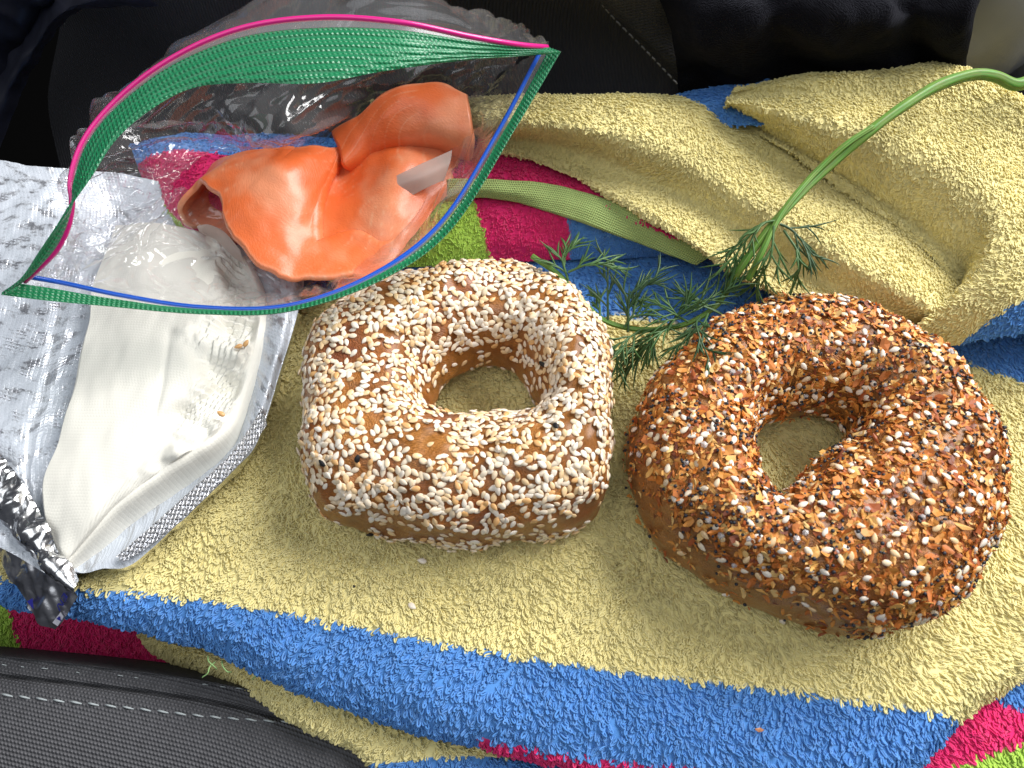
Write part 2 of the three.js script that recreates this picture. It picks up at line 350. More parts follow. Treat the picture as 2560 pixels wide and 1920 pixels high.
loopDefs.forEach((geo, k) => {
  const L = loopLists[k], m = new THREE.InstancedMesh(geo, loopMat, L.length), c = new THREE.Color();
  L.forEach(([M, r, g, b], i) => { m.setMatrixAt(i, M); m.setColorAt(i, c.setRGB(r, g, b)); });
  m.name = 'terry_loops'; m.userData.kind = 'stuff'; m.castShadow = m.receiveShadow = true; towel.add(m);
  console.log('loops', L.length);
});

// ---------------------------------------------------------------- car seat
{
  const seat = thing('car_seat', 'dark grey woven car seat with pale stitched seams around the towel', 'car seat');
  const wm = std({ color: lin(0.17, 0.17, 0.185), map: rep(weaveCol, 1 / 0.021, 1 / 0.021), roughness: 0.8, bumpMap: rep(weaveTex, 1 / 0.021, 1 / 0.021), bumpScale: 0.0009 });
  const E = [[-250, 1612], [0, 1640], [250, 1667], [520, 1703], [700, 1744], [900, 1805], [1150, 1920], [1400, 2050]];
  const off = (d, h) => E.map(([x, y], i) => [x - d * 0.15, y + d, h + (i - 3) * 0.02]);
  const rows = [off(-30, -7), off(-4, -3.0), off(6, -2.75), off(30, -2.7), off(42, -2.72), off(50, -2.95), off(58, -2.72), off(95, -2.65), off(180, -2.75), off(330, -3.2), off(520, -4)];
  const g = patch(rows, 120, 130);
  const bol = part('seat_bolster', sheet(g), wm, seat);
  part('seat_cushion', sheet(patch([[[-300, 700, -9], [3400, 700, -9]], [[-900, 2600, -9.4], [3400, 2600, -9.4]]], 4, 4)), wm, seat);
  // stitches
  const sm = std({ color: lin(0.40, 0.44, 0.45), roughness: 0.7 });
  const onB = (px, py) => { let best = null, bd = 1e9; for (let j = 0; j <= g.nv; j++) for (let i = 0; i <= g.nu; i++) { const q = toPx(g.pos[j][i]), d = (q[0] - px) ** 2 + (q[1] - py) ** 2; if (d < bd) { bd = d; best = [j, i]; } } const n = g.nrm[best[0]][best[1]]; const h = g.pos[best[0]][best[1]].y * 100; return P(px, py, h + 0.03); };
  const stitch = (a, b, r) => { const A = onB(...a), B = onB(...b), M = A.clone().lerp(B, 0.5).add(V(0, 0.0005, 0)); const pts = curvePts([A.add(V(0, -0.0006, 0)), M, B.add(V(0, -0.0006, 0))], 6); part('stitch', tube(pts, (t) => r * (0.55 + 0.45 * Math.sin(Math.PI * t)), 6), sm, seat); };
  const main = curvePts([[-40, 1730, 0], [100, 1746, 0], [300, 1766, 0], [520, 1790, 0], [700, 1803, 0], [880, 1816, 0]], 21).map(toPx);
  for (let k = 0; k < 21; k++) { const a = main[k], b = main[k + 1]; stitch([a[0], a[1] - 1], [lerp(a[0], b[0], 0.68), lerp(a[1], b[1], 0.68) + 3], 0.00032 + 0.00006 * rnd()); }
  for (const [x, y, l] of [[2, 1661, 14], [52, 1666, 8], [100, 1670, 20], [190, 1680, 8], [292, 1688, 16], [335, 1693, 10], [503, 1710, 18], [548, 1716, 18], [588, 1720, 18], [625, 1723, 18], [660, 1727, 18], [700, 1731, 16]]) stitch([x, y], [x + l, y + 2], 0.0002);
  // back of the seat behind the towel
  const bm = phy({ color: lin(0.05, 0.05, 0.055), roughness: 0.9, specularIntensity: 0.4, bumpMap: rep(ribTex, 1 / 0.024, 1 / 0.04), bumpScale: 0.0006 });
  const gb = patch([[[150, 420, -4], [600, 420, -3], [1100, 380, -2], [1500, 360, -1], [1760, 350, 0]], [[120, 250, -2], [600, 230, 0], [1100, 210, 1], [1480, 190, 2], [1700, 200, 2.5]], [[150, 60, 2], [600, 60, 4], [1100, 50, 4.5], [1400, 40, 5], [1540, 40, 5.6]], [[150, -140, 7], [600, -140, 8], [1000, -150, 9], [1250, -150, 9.4], [1400, -150, 9.8]]], 60, 60);
  part('seat_backrest', sheet(gb), bm, seat, 'black ribbed backrest fabric');
  const gs = patch([[[1752, 352, 0], [1800, 350, 0.5], [1900, 350, 1]], [[1690, 200, 2.5], [1720, 190, 3.1], [1850, 180, 2.8]], [[1530, 40, 5.6], [1575, 30, 6.2], [1760, 30, 6]], [[1390, -150, 9.8], [1440, -160, 10.4], [1660, -160, 10.4]]], 30, 60);
  part('seat_side_panel', sheet(gs), std({ color: lin(0.04, 0.04, 0.045), roughness: 0.85, bumpMap: rep(weaveTex, 1 / 0.03), bumpScale: 0.001 }), seat);
  const sl = curvePts([[1488, -8, 6.5], [1540, 52, 5.4], [1600, 112, 4.5], [1660, 175, 3.3], [1725, 245, 2.2]], 17), sm2 = std({ color: lin(0.2, 0.2, 0.2), roughness: 0.7 });
  for (let k = 0; k < 17; k++) { const a = sl[k], b = a.clone().lerp(sl[k + 1], 0.62); part('stitch', tube([a, a.clone().lerp(b, 0.5).add(V(0, 0.0005, 0.0005)), b], 0.00035, 5), sm2, seat); }
}
{ // dark floor of the car
  const m = part('car_floor', sheet(patch([[V(-1.6, -0.3, -1.6), V(1.6, -0.3, -1.6)], [V(-1.6, -0.3, 1.2), V(1.6, -0.3, 1.2)]], 2, 2)), phy({ color: lin(0.003, 0.003, 0.003), roughness: 1, specularIntensity: 0 }));
  m.userData.kind = 'structure'; scene.add(m);
}
{ // black fleece, grey trousers, navy garments
  const fz = phy({ color: lin(0.010, 0.010, 0.013), roughness: 1, specularIntensity: 0.06, sheen: 0.4, sheenRoughness: 0.5, sheenColor: lin(0.25, 0.26, 0.32), bumpMap: rep(fuzzTex, 1 / 0.05), bumpScale: 0.0012 });
  const gf = patch([[[1700, 340, 0.5], [1950, 330, 1], [2250, 310, 1], [2520, 330, 1]], [[1690, 200, 4], [1920, 180, 5], [2240, 150, 5.5], [2420, 170, 5]], [[1660, 60, 6.5], [1920, 50, 8], [2240, 40, 8], [2440, 30, 8]], [[1600, -140, 8], [1900, -150, 9], [2240, -150, 9], [2500, -150, 9]]], 90, 70,
    (u, v, p) => 0.006 * Math.sin(u * 17 + v * 3 + n2(u * 2, v * 2)) * (0.5 + 0.5 * n2(u * 3, 4)) + 0.001 * n3(p.x * 90, p.y * 90, p.z * 90));
  single('fleece_jacket', sheet(gf), fz, 'black fuzzy fleece garment draped behind the yellow towel fold', 'jacket');
  const gg = patch([[[2380, 260, 1.5], [2480, 230, 2], [2700, 200, 2]], [[2390, 150, 4.5], [2500, 110, 5], [2700, 60, 5]], [[2420, 40, 6.5], [2540, 0, 7], [2720, -60, 7]], [[2480, -120, 9], [2600, -150, 9], [2750, -200, 9]]], 40, 40, (u, v, p) => 0.001 * n3(p.x * 30, p.y * 30, p.z * 30));
  single('seat_trim', sheet(gg), std({ color: lin(0.17, 0.172, 0.17), roughness: 0.9, bumpMap: rep(fuzzTex, 1 / 0.02), bumpScale: 0.0002 }), 'light grey fabric trim beside the black fleece', 'trim');
  const gn = patch([[[2440, 250, 1], [2560, 160, 4], [2720, 60, 6]], [[2460, 330, 0.5], [2600, 260, 3], [2760, 160, 5]], [[2500, 420, -1], [2640, 380, 1], [2800, 300, 2]]], 30, 24);
  single('navy_fabric', sheet(gn), std({ color: lin(0.012, 0.016, 0.035), roughness: 0.9 }), 'dark navy fabric below the light grey trim', 'fabric');
  const nm = phy({ color: lin(0.010, 0.011, 0.020), roughness: 0.42, sheen: 0.3 });
  const gj = patch([[[-120, 420, -1], [-40, 250, 1], [40, 120, 3], [110, 20, 5], [230, -60, 7]], [[-60, 400, -0.5], [10, 230, 2], [90, 110, 4], [160, 30, 6], [330, -30, 7.5]], [[-20, 420, -1], [50, 240, 1.5], [115, 120, 3.5], [190, 28, 5.2], [400, 20, 6.5]]], 70, 24, (u, v, p) => 0.0012 * n3(p.x * 60, p.y * 60, p.z * 60));
  const jk = thing('nylon_jacket', 'shiny dark navy nylon garment past the foil wrapper', 'jacket');
  part('hem', sheet(gj), nm, jk);
  const gk = patch([[[-300, 300, -1], [-200, 150, 2], [-60, 0, 5], [80, -120, 7]], [[-180, 380, -1], [-90, 200, 1.5], [20, 70, 4], [120, -30, 6.5]], [[-90, 420, -1.5], [-20, 250, 0.5], [60, 110, 3], [140, 10, 5]]], 70, 50, (u, v, p) => 0.004 * (0.5 - Math.abs(n3(p.x * 40, p.y * 40, p.z * 25))));
  part('body', sheet(gk), nm, jk);
}

// ---------------------------------------------------------------- bagels
const doughBump = dataTex(512, 512, (u, v) => { const w = torus(u, v, 7), b = Math.max(0, torus(u, v, 16, 5) - 0.35); return clamp(0.45 + 0.2 * w + 0.6 * b + 0.12 * torus(u, v, 30, 2)); });
const doughMat = phy({ vertexColors: true, roughness: 0.38, clearcoat: 0.5, clearcoatRoughness: 0.3, bumpMap: rep(doughBump, 1 / 0.04), bumpScale: 0.0011 });
function makeBagel(group, cx, outer, inner, H, tones) {
  const C = P(...cx); C.y = 0;
  const polar = (pts) => {
    const a = pts.map((q) => { const p = P(...q); return [Math.atan2(p.z - C.z, p.x - C.x), Math.hypot(p.x - C.x, p.z - C.z)]; }).sort((x, y) => x[0] - y[0]);
    const n = a.length;
    return (th) => {
      th = Math.atan2(Math.sin(th), Math.cos(th));
      let k = a.findIndex((e) => e[0] > th); if (k < 0) k = n;
      const g = (i) => { const w = Math.floor(i / n), e = a[((i % n) + n) % n]; return [e[0] + w * 2 * Math.PI, e[1]]; };
      const p0 = g(k - 2), p1 = g(k - 1), p2 = g(k), p3 = g(k + 1), t = (th - p1[0]) / (p2[0] - p1[0] || 1e-9);
      const m1 = (p2[1] - p0[1]) / (p2[0] - p0[0]) * (p2[0] - p1[0]), m2 = (p3[1] - p1[1]) / (p3[0] - p1[0]) * (p2[0] - p1[0]), t2 = t * t, t3 = t2 * t;
      return (2 * t3 - 3 * t2 + 1) * p1[1] + (t3 - 2 * t2 + t) * m1 + (-2 * t3 + 3 * t2) * p2[1] + (t3 - t2) * m2;
    };
  };
  const Ro = polar(outer), Ri = polar(inner);
  const surf = (th, ph) => {                       // ph 0 outer, pi/2 top, pi inner
    const ro = Ro(th), ri = Ri(th), rc = (ro + ri) / 2, w = (ro - ri) / 2;
    const c = Math.cos(ph), s = Math.sin(ph), ex = 0.86;
    let x = Math.sign(c) * Math.abs(c) ** ex, y = Math.sign(s) * Math.abs(s) ** (s < 0 ? 0.7 : 0.92);
    const h = H(th) , low = 0.40 * h;
    y = s > 0 ? low + y * (h - low) : low + y * low;
    let r = rc + w * x;
    const p = V(C.x + Math.cos(th) * r, y, C.z + Math.sin(th) * r);
    const d = 0.0013 * n3(p.x * 32, p.y * 32, p.z * 32) + 0.0005 * n3(p.x * 110, p.y * 110, p.z * 110);
    p.x += Math.cos(th) * x * d * 1.2; p.z += Math.sin(th) * x * d * 1.2; if (s > 0) p.y += y > low ? d * 1.2 * s : 0;
    return p;
  };
  const NT = 300, NP = 130, pos = [];
  for (let j = 0; j <= NP; j++) { pos[j] = []; for (let i = 0; i <= NT; i++) pos[j][i] = surf(i / NT * Math.PI * 2, j / NP * Math.PI * 2 - Math.PI); }
  const g = gridOf(pos, NT, NP);
  const geo = sheet(g, { color: (u, v, p) => tones(p, u, v) });
  // weld the seam normals
  const nn = geo.attributes.normal, W = NT + 1;
  for (let j = 0; j <= NP; j++) { const a = j * W, b = j * W + NT, x = nn.getX(a) + nn.getX(b), y = nn.getY(a) + nn.getY(b), z = nn.getZ(a) + nn.getZ(b), l = Math.hypot(x, y, z); nn.setXYZ(a, x / l, y / l, z / l); nn.setXYZ(b, x / l, y / l, z / l); }
  for (let i = 0; i <= NT; i++) { const a = i, b = NP * W + i, x = nn.getX(a) + nn.getX(b), y = nn.getY(a) + nn.getY(b), z = nn.getZ(a) + nn.getZ(b), l = Math.hypot(x, y, z); nn.setXYZ(a, x / l, y / l, z / l); nn.setXYZ(b, x / l, y / l, z / l); }
  part('dough', geo, doughMat, group);
  const normalAt = (th, ph) => { const e = 0.01, a = surf(th + e, ph).sub(surf(th - e, ph)), b = surf(th, ph + e).sub(surf(th, ph - e)); const n = b.cross(a).normalize(); return n; };
  return { C, surf, normalAt, Ro, Ri };
}
const seedGeo = (() => { const g = new THREE.SphereGeometry(1, 9, 6); g.rotateZ(Math.PI / 2); const p = g.attributes.position; for (let i = 0; i < p.count; i++) { const x = p.getX(i), t = (x + 1) / 2, k = 1.16 - 0.62 * t * t + 0.1 * Math.sin(Math.PI * t); p.setY(i, p.getY(i) * k); p.setZ(i, p.getZ(i) * k); } g.computeVertexNormals(); return g; })();
const seedMats = [[0.85, 0.72, 0.55], [0.81, 0.57, 0.31], [0.88, 0.79, 0.67], [0.73, 0.41, 0.16], [0.83, 0.66, 0.45]].map((c) => phy({ color: lin(...c), roughness: 0.38, clearcoat: 0.15 }));
const seedTones = [[0.85, 0.72, 0.55], [0.81, 0.57, 0.31], [0.88, 0.79, 0.67], [0.73, 0.41, 0.16], [0.83, 0.66, 0.45]];
const blackSeed = std({ color: lin(0.012, 0.012, 0.014), roughness: 0.5 });
const basis = (n, ang, tilt, r) => { const t = Math.abs(n.y) < 0.95 ? V(0, 1, 0) : V(1, 0, 0), a = t.cross(n).normalize(), b = n.clone().cross(a); const f = a.multiplyScalar(Math.cos(ang)).addScaledVector(b, Math.sin(ang)); f.addScaledVector(n, tilt).normalize(); const s = n.clone().cross(f).normalize(), u = f.clone().cross(s).normalize(); return [f, u, s]; };
function emitPieces(group, name, list, geos, mats, tones, restMat, max = 300) {
  // order only: the 300 pieces that show largest come first and become parts of their own; every piece keeps its random tone
  const order = list.map((e) => { const c = e.M.elements, up = V(c[4], c[5], c[6]).normalize(), to = camera.position.clone().sub(V(c[12], c[13], c[14])); return [Math.hypot(c[0], c[1], c[2]) * up.dot(to) / to.lengthSq(), e]; }).sort((a, b) => b[0] - a[0]);
  list = order.map((o) => o[1]);
  const mv = new THREE.Matrix4().makeTranslation(-group.position.x, -group.position.y, -group.position.z);
  list.slice(0, max).forEach((e) => { const m = new THREE.Mesh(geos[e.g], mats[e.m]); m.name = name; m.castShadow = m.receiveShadow = true; m.applyMatrix4(mv.clone().multiply(e.M)); group.add(m); });
  geos.forEach((geo, gi) => {
    const L = list.slice(max).filter((e) => e.g === gi); if (!L.length) return;
    const im = new THREE.InstancedMesh(geo, restMat, L.length), c = new THREE.Color();
    L.forEach((e, i) => { im.setMatrixAt(i, mv.clone().multiply(e.M)); im.setColorAt(i, c.setRGB(...tones[e.m])); });
    im.name = name + 's'; im.userData.kind = 'stuff'; im.castShadow = im.receiveShadow = true; group.add(im);
  });
}
const restSeedMat = phy({ color: 0xffffff, roughness: 0.38, clearcoat: 0.15 });
class Hash { constructor(c) { this.c = c; this.m = new Map(); } k(p, a = 0, b = 0, d = 0) { return (Math.floor(p.x / this.c) + a) + ',' + (Math.floor(p.y / this.c) + b) + ',' + (Math.floor(p.z / this.c) + d); } near(p, r) { for (let a = -1; a <= 1; a++) for (let b = -1; b <= 1; b++) for (let d = -1; d <= 1; d++) for (const q of this.m.get(this.k(p, a, b, d)) ?? []) if (q.distanceTo(p) < r) return true; return false; } add(p) { const k = this.k(p); (this.m.get(k) ?? this.m.set(k, []).get(k)).push(p); } }
const M4 = (f, u, s, p, sx, sy, sz) => new THREE.Matrix4().makeBasis(f.clone().multiplyScalar(sx), u.clone().multiplyScalar(sy), s.clone().multiplyScalar(sz)).setPosition(p);

{ // sesame bagel
  const g = thing('sesame_bagel', 'squarish golden bagel covered in white sesame seeds on the yellow towel', 'bagel', null, (() => { const p = P(1140, 1010, 1.5); p.y = 0.001; return p; })());
  const outer = [[1200, 652, 2.7], [1060, 672, 2.7], [930, 712, 2.6], [840, 775, 2.5], [780, 850, 2.2], [756, 950, 2.0], [752, 1060, 1.8], [765, 1180, 1.6], [800, 1270, 1.3], [880, 1318, 1.2], [1000, 1350, 1.1], [1150, 1370, 1.0], [1300, 1358, 1.1], [1430, 1325, 1.2], [1502, 1260, 1.4], [1520, 1150, 1.7], [1532, 1000, 1.9], [1528, 890, 2.1], [1500, 800, 2.4], [1430, 712, 2.6], [1330, 665, 2.7]];
  const inner = [[1225, 922, 0.8], [1140, 934, 1.0], [1092, 975, 1.4], [1086, 1004, 2.4], [1150, 1010, 2.9], [1220, 1012, 3.0], [1290, 1012, 2.9], [1352, 1010, 2.5], [1348, 990, 1.6], [1312, 950, 1.1]];
  const B = makeBagel(g, [1215, 985, 1.6], outer, inner, (th) => 0.039 + 0.0015 * Math.sin(th * 2 + 1), (p) => {
    const k = fbm(p.x * 35, p.y * 35, p.z * 35), f = n3(p.x * 240, p.y * 240, p.z * 240), red = smooth(0.0, 0.45, fbm(p.x * 22 + 9, p.y * 22, p.z * 22));
    const t = clamp(0.5 + 0.7 * k + 0.12 * f);
    return [lerp(0.25, 0.58, t) * (1 - 0.12 * red), lerp(0.070, 0.23, t) * (1 - 0.30 * red), lerp(0.010, 0.036, t) * (1 - 0.35 * red)];
  });
  const r = rng32(21), list = [], H = new Hash(0.004);
  const bare = [[1060, 1110, 3.3, 0.011], [1130, 860, 1.5, 0.010], [1200, 1225, 2.2, 0.008], [850, 1270, 1.6, 0.012], [1050, 1260, 1.8, 0.010], [1480, 1270, 1.6, 0.010], [1240, 780, 3.6, 0.006]].map(([x, y, h, q]) => [P(x, y, h), q]);
  for (let k = 0; k < 60000 && list.length < 3300; k++) {
    const th = r() * Math.PI * 2, ph = -0.35 + r() * (Math.PI + 0.75), p = B.surf(th, ph), n = B.normalAt(th, ph);
    const ro = B.Ro(th), ri = B.Ri(th), rad = Math.hypot(p.x - B.C.x, p.z - B.C.z);
    if (r() > rad / 0.058) continue;
    let den = 0.5 + 0.85 * fbm(p.x * 60, p.y * 60, p.z * 60 + 3);
    den *= lerp(0.10, 1.3, smooth(0.15, 0.6, n.y));
    if (Math.sin(th) > 0.3 && n.y < 0.2 && n.y > -0.6) den += 0.75 * smooth(-0.35, 0.5, n3(p.x * 45, 2, 3)) * smooth(0.018, 0.010, p.y);
    for (const [q, w] of bare) { const d = q.distanceTo(p); if (d < w) den *= 0.08 + 0.5 * (d / w) ** 2; }
    if (r() > den) continue;
    const over = H.near(p, 0.0014); if (over && r() > 0.16) continue;
    H.add(p);
    const L = 0.00142 * (0.84 + 0.32 * r()), [f, u, s] = basis(n, r() * 6.283, (r() - 0.5) * (over ? 0.8 : 0.35), r);
    const q = p.clone().addScaledVector(n, over ? 0.0009 : 0.0002), w = r(), m = w < 0.32 ? 0 : w < 0.50 ? 1 : w < 0.72 ? 2 : w < 0.79 ? 3 : 4;
    list.push({ M: M4(f, u, s, q, L, L * 0.27, L * (0.50 + 0.1 * r())), g: 0, m });
  }
  console.log('sesame', list.length);
  emitPieces(g, 'sesame_seed', list, [seedGeo], seedMats, seedTones, restSeedMat);
  for (const [x, y, h] of [[1070, 673, 3.4], [1357, 910, 3.3], [1388, 1062, 3.6], [806, 1145, 2.6], [888, 1140, 3.2], [932, 1322, 1.2]]) { // black seeds
    const e = P(x, y, h); let best = 9, bp, bn; for (let th = 0; th < 6.283; th += 0.06) for (let ph = -0.3; ph < 3.4; ph += 0.08) { const p = B.surf(th, ph), q = toPx(p), n = B.normalAt(th, ph); if (n.dot(camera.position.clone().sub(p)) < 0) continue; const d = Math.hypot(q[0] - x, q[1] - y) / 1000; if (d < best) { best = d; bp = p; bn = n; } }
    const [f, u, s] = basis(bn, r() * 6, 0.3, r), m = new THREE.Mesh(seedGeo, blackSeed); m.name = 'black_seed'; m.applyMatrix4(M4(f, u, s, bp.addScaledVector(bn, 0.0011).sub(g.position), 0.0014, 0.0005, 0.0008)); g.add(m);
  }
}
// flakes of onion and garlic
const flakeGeos = [];
for (let k = 0; k < 6; k++) {
  const r = rng32(300 + k), n = 7, cu = 0.25 + r() * 0.7, el = 0.35 + r() * 0.55, P3 = [], I = [];
  const ring = []; for (let i = 0; i < n; i++) { const a = i / n * 6.283 + (r() - 0.5) * 0.5, q = 0.65 + r() * 0.5; ring.push([Math.cos(a) * q, Math.sin(a) * q * el]); }
  const bend = (x, z) => cu * (x * x * 0.5 - 0.25) + 0.3 * (r() - 0.5);
  ring.forEach(([x, z]) => { const y = bend(x, z); P3.push(x, y + 0.07, z); }); P3.push(0, -0.1 * cu + 0.09, 0);
  ring.forEach(([x, z], i) => { P3.push(x * 0.92, P3[i * 3 + 1] - 0.16, z * 0.92); });
  for (let i = 0; i < n; i++) { const a = i, b = (i + 1) % n, c = n, d = n + 1 + i, e = n + 1 + (i + 1) % n; I.push(b, a, c, a, b, d, b, e, d); }
  for (let i = 1; i < n - 1; i++) I.push(n + 1, n + 1 + i, n + 2 + i);
  let g = new THREE.BufferGeometry(); g.setAttribute('position', new THREE.Float32BufferAttribute(P3, 3)); g.setIndex(I); g = g.toNonIndexed(); g.computeVertexNormals(); flakeGeos.push(g);
}
{ // everything bagel
  const g = thing('everything_bagel', 'large round bagel crusted with onion flakes, sesame, poppy seeds and salt', 'bagel', null, (() => { const p = P(2040, 1165, 1.5); p.y = 0.001; return p; })());
  const outer = [[2000, 738, 2.8], [2110, 750, 2.8], [2230, 802, 2.7], [2330, 880, 2.5], [2405, 985, 2.2], [2456, 1100, 1.9], [2476, 1220, 1.7], [2460, 1330, 1.5], [2408, 1440, 1.3], [2345, 1525, 1.2], [2250, 1580, 1.1], [2150, 1595, 1.0], [2000, 1563, 1.0], [1850, 1510, 1.1], [1730, 1430, 1.2], [1635, 1340, 1.4], [1590, 1230, 1.7], [1578, 1100, 1.9], [1610, 980, 2.2], [1685, 885, 2.5], [1785, 800, 2.7], [1885, 750, 2.8]];
  const inner = [[1985, 1042, 1.0], [1900, 1052, 1.1], [1876, 1100, 1.5], [1882, 1165, 2.3], [1920, 1222, 3.0], [1962, 1238, 3.2], [2000, 1195, 3.3], [2060, 1135, 3.2], [2112, 1105, 2.6], [2128, 1078, 1.6], [2085, 1046, 1.1]];
  const B = makeBagel(g, [1985, 1120, 1.7], outer, inner, (th) => 0.0415 + 0.002 * Math.sin(th + 0.4), (p) => {
    const k = fbm(p.x * 35 + 4, p.y * 35, p.z * 35), f = n3(p.x * 240, p.y * 240, p.z * 240), t = clamp(0.5 + 0.7 * k + 0.14 * f);
    return [lerp(0.27, 0.60, t), lerp(0.08, 0.26, t), lerp(0.016, 0.06, t)];
  });
  const r = rng32(33), H = new Hash(0.004), fl = [], se = [], po = [], sa = [];
  const flakeTones = [[0.64, 0.26, 0.05], [0.52, 0.155, 0.028], [0.36, 0.085, 0.018], [0.74, 0.39, 0.10], [0.19, 0.048, 0.018], [0.62, 0.20, 0.03], [0.74, 0.48, 0.18]];
  const flakeMats = flakeTones.map((c) => std({ color: lin(...c), roughness: 0.55 }));
  const sideBare = V(-0.75, 0, 0.66).normalize();
  const spot = () => { for (; ;) {
    const th = r() * Math.PI * 2, ph = -0.3 + r() * (Math.PI + 0.7), p = B.surf(th, ph); if (r() > Math.hypot(p.x - B.C.x, p.z - B.C.z) / 0.066) continue;
    const n = B.normalAt(th, ph), out = Math.cos(th) * sideBare.x + Math.sin(th) * sideBare.z, o2 = Math.cos(th + 0) * -0.55 + Math.sin(th) * -0.83;
    let den = lerp(0.25, 1.2, smooth(-0.2, 0.4, n.y)) * (0.72 + 0.5 * fbm(p.x * 70, p.y * 70, p.z * 70 + 8));
    if (ph < 1.0) den *= 1 - 0.80 * smooth(0.35, 0.8, out) * smooth(1.0, 0.4, ph);
    if (ph < 1.2) den *= 1 - 0.65 * smooth(0.55, 0.9, o2) * smooth(1.2, 0.7, ph);
    if (r() < den) return [p, n];
  } };
  for (let k = 0; k < 9800; k++) {
    const [p, n] = spot(), S = 0.0006 + 0.0013 * r() ** 2.2, [f, u, s] = basis(n, r() * 6.283, (r() - 0.5) * 1.3, r), w = r();
    fl.push({ M: M4(f, u, s, p.clone().addScaledVector(n, 0.0002 + r() * 0.0013), S * (1 + 0.5 * r()), S, S * (0.7 + 0.5 * r())), g: (r() * 6) | 0, m: w < 0.28 ? 0 : w < 0.48 ? 1 : w < 0.6 ? 2 : w < 0.74 ? 3 : w < 0.80 ? 4 : w < 0.92 ? 5 : 6 });
  }
  for (let k = 0; k < 880; k++) {
    const [p, n] = spot(); if (H.near(p, 0.0021)) continue; H.add(p);
    const L = 0.00144 * (0.86 + 0.3 * r()), [f, u, s] = basis(n, r() * 6.283, (r() - 0.5) * 0.6, r);
    se.push({ M: M4(f, u, s, p.clone().addScaledVector(n, 0.0012), L, L * 0.32, L * 0.54), g: 0, m: [0, 2, 2, 4, 1][(r() * 5) | 0] });
  }
  for (let k = 0; k < 2300; k++) { const [p, n] = spot(); if (n3(p.x * 75, p.y * 75, p.z * 75) < -0.15) continue; const S = 0.0005 * (0.8 + 0.4 * r()), [f, u, s] = basis(n, r() * 6, 0, r); po.push({ M: M4(f, u, s, p.clone().addScaledVector(n, 0.0008 + 0.0008 * r()), S, S * 0.9, S), g: 0, m: 0 }); }
  for (let k = 0; k < 90; k++) { const [p, n] = spot(), S = 0.0009 * (0.7 + 0.7 * r()), [f, u, s] = basis(n, r() * 6, r() - 0.5, r); sa.push({ M: M4(f, u, s, p.clone().addScaledVector(n, 0.0009), S, S * 0.8, S), g: 0, m: 0 }); }
  emitPieces(g, 'onion_flake', fl, flakeGeos, flakeMats, flakeTones, std({ color: 0xffffff, roughness: 0.55 }));
  emitPieces(g, 'sesame_seed', se, [seedGeo], seedMats, seedTones, restSeedMat);
  emitPieces(g, 'poppy_seed', po, [new THREE.IcosahedronGeometry(1, 1)], [blackSeed], [[0.02, 0.022, 0.032]], std({ color: 0xffffff, roughness: 0.5 }), 0);
  const salt = new THREE.IcosahedronGeometry(1, 0);
  emitPieces(g, 'salt_crystal', sa, [salt], [phy({ color: lin(0.85, 0.8, 0.78), roughness: 0.15, transmission: 0.5, ior: 1.5, thickness: 0.001 })], [[0.8, 0.8, 0.8]], seedMats[2]);
}

// ---------------------------------------------------------------- foil wrapper and cream cheese
const embossTex = dataTex(256, 256, (u, v) => { const a = u * 16 % 1, b = v * 16 % 1; const q = Math.min(Math.abs(a - 0.5), Math.abs(b - 0.5)); return clamp(q * 3.2); });
const smearTex = dataTex(512, 512, (u, v) => { const k = 0.5 * torus(u, v, 2.2, 1) + 0.35 * torus(u, v, 6, 2) + 0.2 * torus(u, v, 18, 3), w = smooth(-0.55, 0.1, k); return [1, 0.40 - 0.12 * (1 - w), 0.80 - 0.72 * w]; });
const smearCol = dataTex(512, 512, (u, v) => { const k = 0.5 * torus(u, v, 2.2, 1) + 0.35 * torus(u, v, 6, 2) + 0.2 * torus(u, v, 18, 3), w = smooth(-0.55, 0.1, k); return [lerp(0.88, 0.86, w), lerp(0.89, 0.885, w), lerp(0.91, 0.915, w)]; }, true);
const foilMat = std({ color: lin(0.80, 0.81, 0.83), map: rep(smearCol, 1 / 0.11), metalness: 1, roughness: 1, metalnessMap: rep(smearTex, 1 / 0.11), roughnessMap: rep(smearTex, 1 / 0.11), bumpMap: rep(embossTex, 1 / 0.021), bumpScale: 0.00007 });
const bareFoil = std({ color: lin(0.86, 0.86, 0.87), metalness: 1, roughness: 0.24 });
